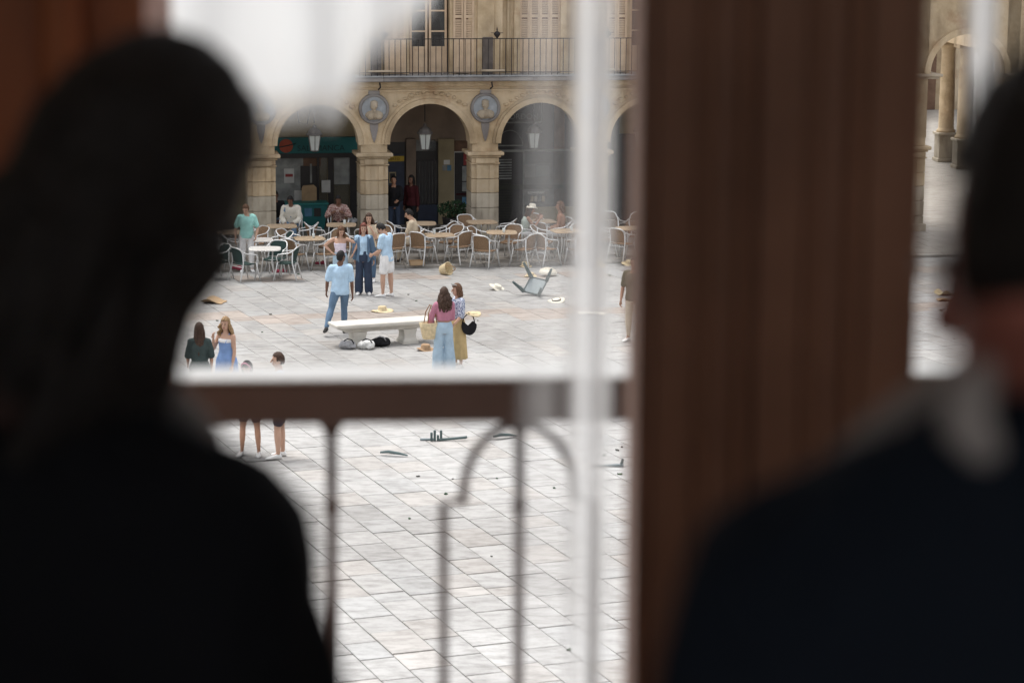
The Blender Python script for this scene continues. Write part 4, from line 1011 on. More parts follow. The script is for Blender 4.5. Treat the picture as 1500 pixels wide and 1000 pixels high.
def flush():
    dg = bpy.context.evaluated_depsgraph_get()
    for o, m, fold, extra, fs in PEND:
        me = bpy.data.meshes.new_from_object(o.evaluated_get(dg))
        if fold > 0:
            seed = Vector((sum(map(ord, o.name)) % 97, 3.1, 7.7))
            nv = len(me.vertices); cb_ = [0.0] * (3*nv); nb_ = [0.0] * (3*nv)
            me.vertices.foreach_get('co', cb_); me.vertex_normals.foreach_get('vector', nb_)
            for i in range(0, 3*nv, 3):
                q = Vector((cb_[i]*fs, cb_[i+1]*fs, cb_[i+2]*fs*0.45)) + seed
                d = mnoise.noise(q) * fold + mnoise.noise(q * 2.7) * fold * 0.4
                cb_[i] += nb_[i]*d; cb_[i+1] += nb_[i+1]*d; cb_[i+2] += nb_[i+2]*d
            me.vertices.foreach_set('co', cb_)
        if extra and extra.v:
            b = bmesh.new(); b.from_mesh(me); vs = [b.verts.new(p) for p in extra.v]
            for f in extra.f:
                try: b.faces.new([vs[i] for i in f])
                except ValueError: pass
            bmesh.ops.recalc_face_normals(b, faces=b.faces); b.to_mesh(me); b.free()
        me.materials.clear(); me.materials.append(MATS[m])
        me.polygons.foreach_set('use_smooth', [True] * len(me.polygons)); me.polygons.foreach_set('material_index', [0] * len(me.polygons))
        o.modifiers.clear(); o.data = me
    PEND.clear()
ARM_DOWN = ((0.16, 0.0, -1), (0.10, 0.12, -1))
LEG_ST = ((0.05, 0.02, -1), (0.02, -0.04, -1))
SIT = ((0.14, 1, -0.08), (0.04, -0.08, -1))
def person(loc, yaw, label, h=1.72, sex='m', skin='skin', hair=('short', 'hair_brown'), lean=0, side=0, head=(0, 0), la=ARM_DOWN, ra=ARM_DOWN, ll=LEG_ST, rl=LEG_ST,
           top=None, jacket=None, bottom=None, skirt=None, shoes='shoe_white', seat=None, voxel=0.016, extra_top=None, face=True, group=None, collar=None, root_z=None, neck=0.0):
    p = empty('person', loc, R(yaw), label=label, cat='person')
    if group: p['group'] = group
    k = 1.0 if sex == 'm' else 0.93
    U = (Matrix.Rotation(R(-lean), 3, 'X') @ Matrix.Rotation(R(side), 3, 'Y') @ V(0, 0, 1)).normalized()
    X = V(1, 0, 0); X = (X - U * X.dot(U)).normalized(); Fw = U.cross(X).normalized()
    def dirn(d, s): return V(d[0] * s, d[1], d[2]).normalized()
    LT, LS = 0.245 * h, 0.245 * h
    legs = {}
    drops = [-(dirn(l[0], s) * LT + dirn(l[1], s) * LS).z for l, s in ((ll, -1), (rl, 1))]
    pz = (seat + 0.075 if seat is not None else 0.042 * h + max(drops))
    P0 = V(0, 0, pz)
    for nm, l, s in (('l', ll, -1), ('r', rl, 1)):
        hip = P0 + X * (s * 0.052 * h) - V(0, 0, 0.0)
        kn = hip + dirn(l[0], s) * LT; an = kn + dirn(l[1], s) * LS; legs[nm] = [hip, kn, an]
    arms = {}
    SC = P0 + U * (0.268 * h)
    for nm, a, s in (('l', la, -1), ('r', ra, 1)):
        def bd(d): d = V(d[0] * s, d[1], d[2]).normalized(); return (X * d.x + Fw * d.y + U * d.z)
        sh = SC + X * (s * 0.106 * h * (1 if sex == 'm' else 0.88)); el = sh + bd(a[0]) * (0.172 * h); wr = el + bd(a[1]) * (0.150 * h); arms[nm] = [sh, el, wr]
    NB = P0 + U * (0.30 * h)
    hm = Matrix((X, Fw, U)).transposed() @ Matrix.Rotation(R(head[0]), 3, 'Z') @ Matrix.Rotation(R(-head[1]), 3, 'X')
    HC = NB + U * ((0.035 + neck) * h) + hm @ V(0, 0.012 * h, 0.068 * h)
    hx, hy, hz = 0.0445 * h, 0.056 * h, 0.068 * h
    def rings(t0, t1, inf, n=18, step=0.02, flare=0.0):
        out_ = []; m_ = max(2, int((t1 - t0) / step))
        for i in range(m_ + 1):
            t = t0 + (t1 - t0) * i / m_; a, b = torso_at(t, sex); c = P0 + U * (t * h)
            e = inf + flare * (1 - i / m_)
            out_.append([c + X * ((a * h + e) * math.cos(2*math.pi*q/n)) + Fw * ((b * h + e) * math.sin(2*math.pi*q/n) + (0.006*h if t > 0.12 else 0)) for q in range(n)])
        return out_
    thr = [0.053*h*k, 0.049*h*k, 0.042*h*k, 0.033*h*k, 0.035*h*k, 0.026*h*k, 0.019*h*k]
    arr = [0.030*h*k, 0.028*h*k, 0.025*h*k, 0.022*h*k, 0.023*h*k, 0.019*h*k, 0.015*h*k]
    # ---- body
    b = MB(); b.quadstrip(rings(-0.075, 0.34 + neck, 0))
    for nm in 'lr':
        q, r_ = lerp_path(legs[nm], thr, 0, 2); b.limb(q, r_)
        q, r_ = lerp_path(arms[nm], arr, 0, 2); b.limb(q, r_)
        fd = V(0.12 * (1 if nm == 'r' else -1), 1, 0).normalized(); an = legs[nm][2]
        b.limb([an, an + fd * 0.05*h - V(0, 0, 0.02*h), an + fd * 0.085*h - V(0, 0, 0.026*h)], [0.02*h, 0.018*h, 0.013*h])
    for i, c_, s_ in ((0, V(0, -0.004*h, 0.008*h), 1), (1, V(0, 0.010*h, -0.030*h), 0.80)):
        b.ell(HC + hm @ c_, hx * s_, hy * s_, hz * (0.86 if i == 0 else 0.62), 18, 12, hm)
    ex = MB()
    ex.limb([HC + hm @ V(0, hy*0.92, 0.012*h), HC + hm @ V(0, hy*1.14, -0.012*h)], [0.006*h, 0.009*h], 8)
    for s in (-1, 1): ex.ell(HC + hm @ V(s*hx*0.99, -0.004*h, -0.004*h), 0.006*h, 0.012*h, 0.017*h, 8, 6, hm)
    for nm, s in (('l', -1), ('r', 1)):                                  # hands: palm, four fingers, thumb
        wr = arms[nm][2]; fd = (wr - arms[nm][1]).normalized()
        sd = (X * s - fd * (X * s).dot(fd)); sd = sd.normalized() if sd.length > 0.2 else fd.orthogonal().normalized()
        nrm = fd.cross(sd).normalized(); cr = sd * -1.0                 # fingers curl towards the body
        ex.tube([wr - fd*0.008*h, wr + fd*0.012*h, wr + fd*0.05*h, wr + fd*0.056*h], [0.013*h, 0.020*h, 0.023*h, 0.016*h], 10, 0.5, cr)
        for q, ln in ((-1.5, 0.036), (-0.5, 0.043), (0.5, 0.046), (1.5, 0.040)):
            a0 = wr + fd * 0.05*h + nrm * (q * 0.0105*h)
            ex.limb([a0, a0 + (fd*0.85 + cr*0.25) * ln*0.5*h, a0 + (fd*0.85 + cr*0.25) * ln*0.5*h + (fd*0.55 + cr*0.7) * ln*0.5*h], [0.0055*h, 0.005*h, 0.0042*h], 6)
        a0 = wr + fd * 0.016*h + nrm * 0.016*h
        ex.limb([a0, a0 + (fd*0.6 + nrm*0.7) * 0.022*h, a0 + (fd*0.6 + nrm*0.7) * 0.022*h + (fd*0.85 + cr*0.3) * 0.022*h], [0.007*h, 0.006*h, 0.005*h], 6)
    o = b.build('body', skin, p); finish(o, skin, voxel, 3, 0, ex)
    if face:
        for s in (-1, 1): MB().ell(HC + hm @ V(s*0.018*h, hy*0.90, 0.006*h), 0.008*h, 0.005*h, 0.0045*h, 8, 5, hm).build('eye', 'eye', p)
        MB().ell(HC + hm @ V(0, hy*0.90, -0.034*h), 0.012*h, 0.006*h, 0.0045*h, 8, 5, hm).build('mouth', 'lip', p)
    # ---- hair
    if hair:
        st_, hmat = hair; hb = MB(); n, m_ = 30, 20
        grid = []; kk = 1.10 if st_ in ('short', 'crop') else 1.16
        if st_ == 'crop': kk = 1.045
        if st_ == 'nape': kk = 1.07
        for i in range(m_ + 1):
            th = math.pi * i / m_; row = []
            for q in range(n):
                ph = 2*math.pi*q/n; d = V(math.sin(th)*math.cos(ph), math.sin(th)*math.sin(ph), math.cos(th))
                w_ = 1 + 0.05 * mnoise.noise(d * 4 + V(len(label), 0, 0)); row.append(V(d.x*hx*kk*w_, d.y*hy*kk*w_ - 0.006*h, d.z*hz*0.98*kk*w_ + 0.004*h))
            grid.append(row)
        idx = {}
        def vid(i, q):
            key = (i, q % n)
            if key not in idx: idx[key] = len(hb.v); hb.v.append(tuple(HC + hm @ grid[i][q % n]))
            return idx[key]
        for i in range(m_):
            for q in range(n):
                c = (grid[i][q] + grid[i+1][(q+1) % n]) / 2
                yy, z_ = c.y / hy, c.z / hz
                keep = z_ > 0.50 + 0.18 * max(0, yy) or (yy < 0.30 and z_ > (-0.05 if st_ in ('short', 'crop') else -0.5)) or (yy < -0.25 and z_ > -0.62)
                if keep: hb.f.append((vid(i, q), vid(i, q+1), vid(i+1, q+1), vid(i+1, q)))
        ho = hb.build('hair', hmat, p, smooth=True)
        sl = ho.modifiers.new('thickness', 'SOLIDIFY'); sl.thickness = 0.006 * h; sl.offset = -0.6
        if st_ in ('long', 'curly', 'bob', 'nape'):
            lb = MB(); ln = {'long': 0.25, 'curly': 0.19, 'bob': 0.07, 'nape': 0.10}[st_] * h; rnd = random.Random(len(label))
            nst = 30 if st_ == 'curly' else 22
            for q in range(nst):
                a = R(180 + 200 * (q + 0.5) / nst - 10)
                s0 = HC + hm @ V(hx*0.95*math.cos(a), hy*0.92*math.sin(a), 0.02*h*rnd.uniform(-1, 1.5))
                pts, rr_ = [], []
                outw = (hm @ V(math.cos(a), math.sin(a), 0)); L_ = ln * rnd.uniform(0.8, 1.08)
                for i in range(9):
                    u = i / 8; wv = 0.012*h*math.sin(u*14 + q*1.9) if st_ == 'curly' else 0.003*h*math.sin(u*6 + q)
                    pts.append(s0 + outw * ((0.035 if st_ == 'curly' else 0.012)*h*math.sin(u*2.2) + wv) + U * (-0.02*h - L_*u) + X * (wv*0.8) + Fw * (-0.012*h*u))
                    rr_.append((0.0155 if st_ == 'curly' else 0.0125)*h*(1 - 0.45*u*u) + 0.002*h*math.sin(u*11 + q))
                lb.limb(pts, rr_, 7)
            lb.build('hair_locks', hmat, p, smooth=True)
    # ---- garments
    def garment(name, spec, base):
        g = MB(); inf = spec.get('inf', 0.012) + base + (0.006 if spec.get('t0', -0.035) < 0.02 else 0)
        g.quadstrip(rings(spec.get('t0', -0.035), spec.get('t1', 0.288), inf, flare=spec.get('flare', 0.006)))
        sl = spec.get('sleeve', 0.75)
        if sl > 0:
            for nm in 'lr':
                q, r_ = lerp_path(arms[nm], arr, 0, sl); g.limb(q, [x_ + inf * 1.05 + spec.get('loose', 0.004) * i_ / len(r_) for i_, x_ in enumerate(r_)])
                s = arms[nm][0]
                if spec.get('trap'): g.limb([NB + U*(spec['trap']*h - 0.02) + (s - SC)*0.12, (NB + U*(spec['trap']*0.5*h) + s*1.0 + (s-SC)*-0.1)*0.5 + U*0.01*h, s + U*0.012*h], [0.045*h, 0.04*h + inf*0.5, 0.031*h + inf], 12)
                g.limb([SC + (s - SC) * 0.35 + U*0.006*h, s], [0.034*h + inf*0.6, 0.031*h + inf], 10)
        o = g.build(name, spec['m'], p); finish(o, spec['m'], min(0.014, voxel), 4, spec.get('fold', 0.015))
        return o
    if bottom:
        g = MB(); inf = bottom.get('inf', 0.010)
        g.quadstrip(rings(-0.07, bottom.get('waist', 0.0 if top and top.get('t0', -0.035) < 0.02 else 0.06), inf - (0.004 if top and top.get('t0', -0.035) < 0.02 else 0)))
        to = bottom.get('to', 1.93); fl = bottom.get('flare', 0.0)
        for nm in 'lr':
            q, r_ = lerp_path(legs[nm], thr, 0, to, 6); g.limb(q, [x_ + inf + fl * (i_ / (len(r_) - 1)) ** 1.3 for i_, x_ in enumerate(r_)])
        o = g.build(bottom.get('name', 'trousers'), bottom['m'], p); finish(o, bottom['m'], min(0.014, voxel), 3, bottom.get('fold', 0.011))
    if top: garment(top.get('name', 'shirt'), top, 0)
    if jacket: garment('jacket', dict(dict(inf=0.022, sleeve=1.85, t0=-0.06), **jacket), 0)
    if skirt:
        g = MB(); rg = []; n = 40; t0, t1 = skirt['t1'], skirt['t0']; m_ = 18
        for i in range(m_ + 1):
            u = i / m_; t = t0 + (t1 - t0) * u; a, b_ = torso_at(max(t, -0.05), sex)
            if t < -0.02: a, b_ = max(a, 0.097), max(b_, 0.070)
            e = 0.010 + skirt.get('flare', 0.05) * u ** 1.2; c = P0 + (U if t > 0 else V(0, 0, 1)) * (t * h)
            rg.append([c + X*((a*h + e)*math.cos(2*math.pi*q/n)*(1 + 0.07*u*math.sin(q*math.pi*2*9/n + 1))) + Fw*((b_*h + e)*math.sin(2*math.pi*q/n)*(1 + 0.07*u*math.sin(q*math.pi*2*9/n + 1))) for q in range(n)])
        g.quadstrip(rg).build(skirt.get('name', 'skirt'), skirt['m'], p, smooth=True)
        if skirt.get('belt'):
            rb = rings(t0 - 0.03, t0 + 0.005, 0.018); MB().quadstrip(rb).build('belt', skirt['belt'], p, smooth=True)
        if skirt.get('straps'):
            for s in (-1, 1): MB().tube([P0 + U*(0.2*h) + X*(s*0.045*h) + Fw*0.075*h, SC + X*(s*0.05*h) + U*0.026*h + Fw*0.01*h, P0 + U*(0.2*h) + X*(s*0.045*h) - Fw*0.062*h], 0.008, 6).build('strap', skirt['straps'], p)
    if collar:
        cb = MB(); rg = []
        for t, e in ((0.290, 0.030), (0.298, 0.026), (0.308, 0.021), (0.320, 0.017), (0.320, 0.012)):
            a, b_ = torso_at(t, sex); c = P0 + U*(t*h); a = min(a, 0.062); b_ = min(b_, 0.05)
            rg.append([c + X*((a*h+e)*math.cos(2*math.pi*q/20)) + Fw*((b_*h+e)*math.sin(2*math.pi*q/20)) for q in range(20)])
        cb.quadstrip(rg, cap=False).build('collar', collar, p, smooth=True)
    if shoes:
        for nm, s in (('l', -1), ('r', 1)):
            an = legs[nm][2]; shin = (legs[nm][1] - an).normalized()
            fd = V(0.16 * s, 1, 0).normalized(); lift = max(0.0, an.z - 0.042*h)
            pit = min(0.9, lift * 3.0) if seat is None else 0
            fd = (fd + V(0, 0, -pit)).normalized(); up = (V(0, 0, 1) - fd * fd.z).normalized(); sdv = fd.cross(up)
            hl = an - up * 0.042*h - fd * 0.032*h; sb = MB(); rg = []
            for u, wd_, ht in ((0, 0.016, 0.030), (0.08, 0.021, 0.050), (0.3, 0.022, 0.056), (0.5, 0.0235, 0.042), (0.72, 0.027, 0.030), (0.9, 0.023, 0.023), (1.0, 0.010, 0.013)):
                c = hl + fd * (u * 0.152*h)
                rg.append([c + sdv * (wd_*h*math.cos(2*math.pi*q/12)) + up * (max(0.0, 0.5 + 0.5*math.sin(2*math.pi*q/12)) * ht * h) for q in range(12)])
            sb.quadstrip(rg).build('shoe', shoes, p, smooth=True)
    p['_h'] = h
    INFO[p.name] = dict(P0=P0, U=U, X=X, F=Fw, arms=arms, SC=SC, HC=HC, hm=hm, h=h, hx=hx, hy=hy, hz=hz)
    return p
INFO = {}
def wpt(p, v):
    """person-local point to world"""
    return Vector(p.location) + Matrix.Rotation(p.rotation_euler.z, 3, 'Z') @ Vector(v)

def gp(px, py): 
    q = gpt(px, py); return q
# --- standing group by the tables
person(gp(362, 398), 190, 'man in a mint polo shirt and pale trousers standing by the green chairs', 1.70, 'm', 'skin', ('short', 'hair_chestnut'), lean=4, head=(-20, 26),
       la=((0.35, -0.02, -1), (-0.25, 0.75, -0.75)), ra=((0.30, -0.05, -1), (0.05, 0.25, -1)), top=dict(m='mint', sleeve=0.78, name='polo_shirt'), bottom=dict(m='white_cloth', inf=0.014))
person(gp(499, 431), 176, 'woman in a white strapless top and pale jeans with elbows out', 1.62, 'f', 'skin', ('bob', 'hair_chestnut'), head=(25, 30),
       la=((1, -0.1, -0.42), (-0.15, 0.1, -0.35)), ra=((0.9, -0.15, -0.65), (-0.75, 0.35, -0.6)), top=dict(m='lilac', t0=0.075, t1=0.215, sleeve=0, name='strapless_top'), bottom=dict(m='denim_light', waist=0.075, inf=0.012, flare=0.02, name='jeans'))
person(gp(533, 431), 180, 'red haired woman in an open denim jacket and wide dark jeans', 1.66, 'f', 'skin', ('bob', 'hair_red'), head=(5, 6),
       la=((0.22, -0.12, -1), (0.05, -0.1, -1)), ra=((0.2, -0.1, -1), (0.0, -0.2, -1)), top=dict(m='pale_blue', t0=0.03, sleeve=0.2, inf=0.012),
       bottom=dict(m='denim_dark', waist=0.085, inf=0.014, flare=0.055, to=1.97, name='jeans'))
person(gp(541, 412), 170, 'dark haired woman with a hand at her mouth behind the red haired woman', 1.64, 'f', 'skin', ('curly', 'hair_brown'), head=(10, 8), ra=ARM_DOWN,
       la=((0.15, 0.35, -0.9), (-0.28, 0.45, 0.85)), top=dict(m='beige', sleeve=0.5), bottom=dict(m='denim_mid', name='jeans'))
person(gp(567, 435), 62, 'man in a pale blue polo and white shorts looking down', 1.75, 'm', 'skin', ('short', 'hair_black'), lean=5, head=(10, 38), la=((0.10, 0.15, -1), (-0.2, 0.9, -0.35)), ra=((0.12, 0.1, -1), (-0.55, 0.85, -0.3)),
       ll=((0.06, 0.10, -1), (0.0, 0.0, -1)), rl=((0.05, -0.06, -1), (0, -0.06, -1)), top=dict(m='pale_blue', sleeve=0.72, t0=-0.06, inf=0.014, name='polo_shirt'), bottom=dict(m='white_cloth', to=0.72, inf=0.022, flare=0.012, name='shorts'))
person(gp(499, 489), 8, 'man in a light blue t-shirt and jeans walking away past the bench end', 1.78, 'm', 'skin_brown', ('crop', 'hair_black'), head=(-48, 4), la=((0.28, 0.12, -1), (0.05, 0.55, -1)), ra=((0.18, -0.08, -1), (0.05, 0.1, -1)),
       ll=((0.30, -0.30, -1), (0.34, -0.75, -1)), rl=((-0.02, 0.24, -1), (0.0, 0.02, -1)), top=dict(m='pale_blue', sleeve=0.8, t0=-0.05, inf=0.018, flare=0.014, name='t_shirt'), bottom=dict(m='denim', name='jeans'), shoes='shoe_dark')
# --- seated at the tables
def seated(px, py, yaw, *a, z=None, **kw):
    q = gpt(px, py); o = person(q, yaw, *a, seat=0.44, ll=kw.pop('ll', SIT), rl=kw.pop('rl', SIT), **kw); return o
def chair_under(px, py, yaw, proto=None):
    q = gpt(px, py); put(proto or ch_b, q + V(math.sin(-R(yaw))*0.05, math.cos(R(yaw))*0.05, 0), R(yaw), 'brown woven armchair under ' + {607: 'the man in beige', 765: 'the woman in the white hat', 823: 'the bare shouldered person', 428: 'the man in the white jacket', 404: 'the dark clothed man by the pillar', 497: 'the man in plaid'}[px])
seated(607, 383, 82, 'man in a beige shirt seated sideways at a terrace table', 1.76, 'm', 'skin', ('short', 'hair_black'), lean=6, head=(8, 22), la=((0.1, 0.5, -1), (-0.3, 1, -0.2)), ra=((0.1, 0.5, -1), (-0.3, 1, -0.2)),
       top=dict(m='beige', sleeve=0.8, inf=0.014), bottom=dict(m='khaki'), shoes='shoe_dark'); chair_under(607, 383, 82)
seated(765, 372, -82, 'seated woman in a white hat and sage top with hands at her face', 1.68, 'f', 'skin_tan', ('long', 'hair_brown'), lean=16, head=(-8, 12), la=((0.15, 0.85, -0.75), (-0.15, 0.35, 0.95)), ra=((0.15, 0.85, -0.75), (-0.15, 0.35, 0.95)),
       top=dict(m='sage', sleeve=0, t1=0.268), bottom=dict(m='white_cloth', to=0.6, name='shorts')); chair_under(765, 372, -82)
P8 = bpy.data.objects[[o.name for o in bpy.data.objects if o.name.startswith('person')][-1]]
seated(823, 370, 84, 'seated bare shouldered person with brown hair and white shorts', 1.72, 'm', 'skin_tan', ('bob', 'hair_chestnut'), lean=3, head=(10, 2), la=((0.1, 0.35, -1), (-0.2, 1, -0.25)), ra=((0.1, 0.35, -1), (-0.2, 1, -0.25)),
       bottom=dict(m='white_cloth', to=0.75, inf=0.016, name='shorts')); chair_under(823, 370, 84)
# --- under and before the arcade
seated(428, 357, 172, 'man in a white jacket and jeans seated before the teal counter', 1.70, 'm', 'skin_brown', ('short', 'hair_black'), lean=10, head=(0, 20), la=((0.25, 0.35, -1), (-0.65, 0.9, -0.35)), ra=((0.25, 0.35, -1), (-0.65, 0.9, -0.35)),
       top=dict(m='denim', sleeve=0.3), jacket=dict(m='cream', sleeve=1.75), bottom=dict(m='denim', name='jeans')); chair_under(428, 357, 172)
seated(404, 350, 185, 'dark clothed man seated beside the pillar near the teal counter', 1.70, 'm', 'skin_brown', ('short', 'hair_black'), lean=8, head=(0, 10), la=((0.2, 0.4, -1), (-0.4, 0.9, -0.3)), ra=((0.2, 0.4, -1), (-0.4, 0.9, -0.3)),
       top=dict(m='black_cloth', sleeve=1.8), bottom=dict(m='denim', name='jeans')); chair_under(404, 350, 185)
seated(497, 355, 178, 'man in a plaid shirt seated with head bent and hands at his face', 1.68, 'm', 'skin_brown', ('short', 'hair_black'), lean=13, head=(0, 14), la=((0.5, 0.5, -0.75), (-0.65, 0.5, 0.55)), ra=((0.5, 0.5, -0.75), (-0.65, 0.5, 0.55)),
       top=dict(m='plaid', sleeve=1.7, inf=0.014), bottom=dict(m='black_cloth')); chair_under(497, 355, 178)
person(loc_f(fac(577, 330, 0.9)[0], 0.9, 0.005), 178, 'person in dark clothes standing beside the pillar under the arch', 1.62, 'm', 'skin_tan', ('short', 'hair_black'), la=((0.2, 0.2, -1), (-0.4, 0.9, -0.2)), ra=((0.2, 0, -1), (0, 0.4, -1)), top=dict(m='black_cloth', sleeve=1.8), bottom=dict(m='denim_dark', name='jeans'), shoes='shoe_dark')
person(loc_f(fac(603, 330, 1.1)[0], 1.1, 0.005), 150, 'person in dark maroon clothes standing in the doorway shade', 1.60, 'f', 'skin_brown', ('bob', 'hair_black'), top=dict(m='maroon', sleeve=1.8, inf=0.016), bottom=dict(m='black_cloth'), shoes='shoe_dark')
# --- women by the bench
PK = person(gp(650, 545), 12, 'woman with long curly dark hair, pink top and wide pale jeans', 1.66, 'f', 'skin_tan', ('curly', 'hair_brown'), head=(-28, 5), la=((0.32, 0.1, -1), (-0.1, 0.55, -0.7)), ra=((0.12, 0.25, -1), (-0.4, 0.9, -0.2)),
       top=dict(m='pink', t0=0.085, sleeve=1.5, inf=0.018, loose=0.012, name='cropped_top'), bottom=dict(m='denim_light', waist=0.07, inf=0.016, flare=0.075, to=1.97, name='jeans'))
YW = person(gp(671, 538), 118, 'woman in a floral blouse and long yellow skirt facing the pink top', 1.66, 'f', 'skin', ('bob', 'hair_chestnut'), head=(-6, 6), la=((0.2, 0.15, -1), (0.1, 0.6, -0.5)), ra=((0.15, 0.1, -1), (-0.2, 0.9, -0.2)),
       top=dict(m='floral', t0=0.06, sleeve=0.95, inf=0.018, loose=0.02, name='blouse'), skirt=dict(m='yellow_cloth', t1=0.09, t0=-0.42, flare=0.045, belt='belt_brown'))
BD = person(gp(333, 597), 150, 'blond curly haired woman in a blue slip dress with a hand at her face', 1.66, 'f', 'skin', ('curly', 'hair_blond'), head=(15, 6), ra=((0.22, 0.25, -0.8), (-0.25, 0.35, 0.9)), la=((0.14, 0.08, -1), (0.02, 0.3, -1)),
       top=dict(m='white_cloth', t0=0.195, t1=0.24, sleeve=0, inf=0.008, fold=0.002, name='tank_top'), skirt=dict(m='dress_blue', t1=0.215, t0=-0.30, flare=0.09, name='slip_dress', straps='dress_blue'))
person(gp(294, 606), 8, 'woman with long brown hair in a dark green dress', 1.64, 'f', 'skin_tan', ('long', 'hair_brown'), la=((0.2, 0.1, -1), (0.0, 0.7, -0.6)), ra=((0.2, 0.05, -1), (0, 0.3, -1)),
       top=dict(m='dress_green', t0=0.06, sleeve=0.95, inf=0.016, loose=0.015, name='bodice'), skirt=dict(m='dress_green', t1=0.09, t0=-0.30, flare=0.08, name='dress_skirt', belt='dress_green'))
# --- couple behind the balcony rail
CW = person(gp(367, 667), 172, 'woman with black hair and a pink headband beside the rail', 1.62, 'f', 'skin_tan', ('long', 'hair_black'), head=(-15, 30), la=((0.12, 0.2, -1), (-0.4, 0.8, -0.5)), ra=((0.12, 0.2, -1), (-0.4, 0.8, -0.5)),
       ll=((0.10, 0.02, -1), (0.05, -0.02, -1)), rl=((0.10, 0.02, -1), (0.05, -0.02, -1)), top=dict(m='grey_cloth', sleeve=0.6), bottom=dict(m='navy_shorts', to=0.6, inf=0.02, name='shorts'))
person(gp(411, 670), 98, 'short haired man in a pale blue shirt facing the woman with the headband', 1.76, 'm', 'skin', ('short', 'hair_brown'), head=(8, 4), la=((0.1, 0.2, -1), (-0.2, 0.9, -0.3)), ra=((0.1, 0.05, -1), (0, 0.3, -1)),
       ll=((0.05, 0.12, -1), (0.02, -0.02, -1)), rl=((0.04, -0.05, -1), (0, -0.06, -1)), top=dict(m='pale_blue', sleeve=0.8, inf=0.014), bottom=dict(m='navy_shorts', to=0.75, inf=0.02, name='shorts'))
person(gp(928, 500), 155, 'man in an olive t-shirt and khaki trousers standing alone on the paving', 1.78, 'm', 'skin_tan', ('crop', 'hair_brown'), head=(12, 6), la=((0.16, 0.0, -1), (0.05, 0.2, -1)), ra=((0.22, 0.0, -1), (0.08, 0.2, -1)),
       top=dict(m='olive', sleeve=0.78, t0=-0.05, inf=0.014, name='t_shirt'), bottom=dict(m='khaki', inf=0.006))
# --- things carried or worn loosely
i8 = INFO[P8.name]
hh = hat(wpt(P8, i8['HC'] + i8['hm'] @ V(0, 0, i8['hz']*0.45)), 'straw_white', 'white brimmed hat worn by the woman with hands at her face', (R(-10), 0, P8.rotation_euler.z), 0.11, 0.16)
ip = INFO[PK.name]
bg = empty('straw_bag', wpt(PK, ip['P0'] + V(-0.26, 0.02, -0.05)), R(30), label='large cream straw bag on the shoulder of the woman in pink', cat='bag')
MB().lathe([(0.14, -0.17), (0.17, -0.15), (0.215, 0.05), (0.235, 0.16), (0.225, 0.16), (0.20, 0.02)], 22, None, 1.0, 0.55).build('body', 'straw', bg, smooth=True)
for s in (-1, 1): MB().tube([(-0.10, s*0.08, 0.14), (-0.07, s*0.06, 0.36), (0.0, s*0.03, 0.50), (0.07, s*0.06, 0.36), (0.10, s*0.08, 0.14)], 0.011, 6).build('handle', 'belt_brown', bg, smooth=True)
iy = INFO[YW.name]
bg = empty('handbag', gp(679, 538) + V(0.10, -0.12, 0.86), R(20), label='black half moon handbag hanging from the arm of the woman in yellow', cat='bag')
m = MB(); pts = [(0.15*math.cos(R(a)), 0.19*math.sin(R(a))) for a in range(185, 356, 10)]
m.prism([(-0.15, 0.02), *pts, (0.15, 0.02), (0.10, 0.07), (0.0, -0.02), (-0.10, 0.07)], -0.06, 0.06).build('body', 'black_cloth', bg)
MB().tube([(-0.13, 0, 0.03), (-0.10, 0, 0.16), (0.0, 0, 0.24), (0.10, 0, 0.16), (0.13, 0, 0.03)], 0.012, 6).build('handle', 'black_cloth', bg, smooth=True)
hat(gp(684, 538) + V(0.12, -0.05, 1.07), 'straw', 'small straw hat held by the woman in the yellow skirt', (R(8), 0, 0.4), 0.04, 0.15)
sg = empty('sunglasses', wpt(YW, iy['HC'] + iy['hm'] @ V(0, iy['hy']*0.75, iy['hz']*0.92)), YW.rotation_euler.z, label='pale sunglasses pushed up on the hair of the woman in yellow', cat='sunglasses')
for s in (-1, 1): MB().ell((s*0.034, 0, 0.01), 0.03, 0.008, 0.02, 10, 6).build('lens', 'poster_grey', sg, smooth=True)
MB().tube([(-0.07, -0.05, 0), (-0.065, 0.0, 0.015), (0.065, 0.0, 0.015), (0.07, -0.05, 0)], 0.005, 5).build('frame', 'poster_white', sg)
ic = INFO[CW.name]
hb_ = MB(); hb_.tube([ic['HC'] + ic['hm'] @ V(ic['hx']*1.22*math.cos(R(a)), ic['hy']*0.35, ic['hz']*1.16*math.sin(R(a))) for a in range(0, 181, 12)], 0.014, 7)
hb_.build('headband', 'pink', CW, smooth=True)
for px, py, mm, lab, sc_ in ((510, 511, 'grey_cloth', 'pale grey cloth bag on the ground under the bench', 1.0), (537, 511, 'poster_white', 'white and grey backpack lying under the stone bench', 1.05), (557, 507, 'black_cloth', 'black backpack lying under the stone bench', 1.1), (513, 352, 'grey_cloth', 'grey bundle of clothes on the chair next to the plaid shirt', 1.2)):
    t = empty('bag', gpt(px, py) + (V(0, 0, 0.44) if py < 400 else V(0, 0, 0)), 0.3, label=lab, cat='bag'); rnd = random.Random(px); m = MB()
    m.ell((0, 0, 0.10), 0.17*sc_, 0.12, 0.12*sc_, 16, 10); m.ell((0.05, -0.06, 0.07), 0.10*sc_, 0.08, 0.075, 12, 8); m.ell((-0.07, 0.0, 0.13), 0.09, 0.08, 0.09*sc_, 12, 8)
    o = m.build('body', mm, t); o.scale = (1.05, 1, 0.8); finish(o, mm, 0.014, 2, 0.045, None, 9.0)
    MB().tube([(-0.10, -0.05, 0.18), (-0.04, -0.13, 0.23), (0.05, -0.12, 0.20), (0.10, -0.08, 0.12)], 0.013, 6).build('strap', 'black_cloth' if mm != 'black_cloth' else 'grey_cloth', t, smooth=True)

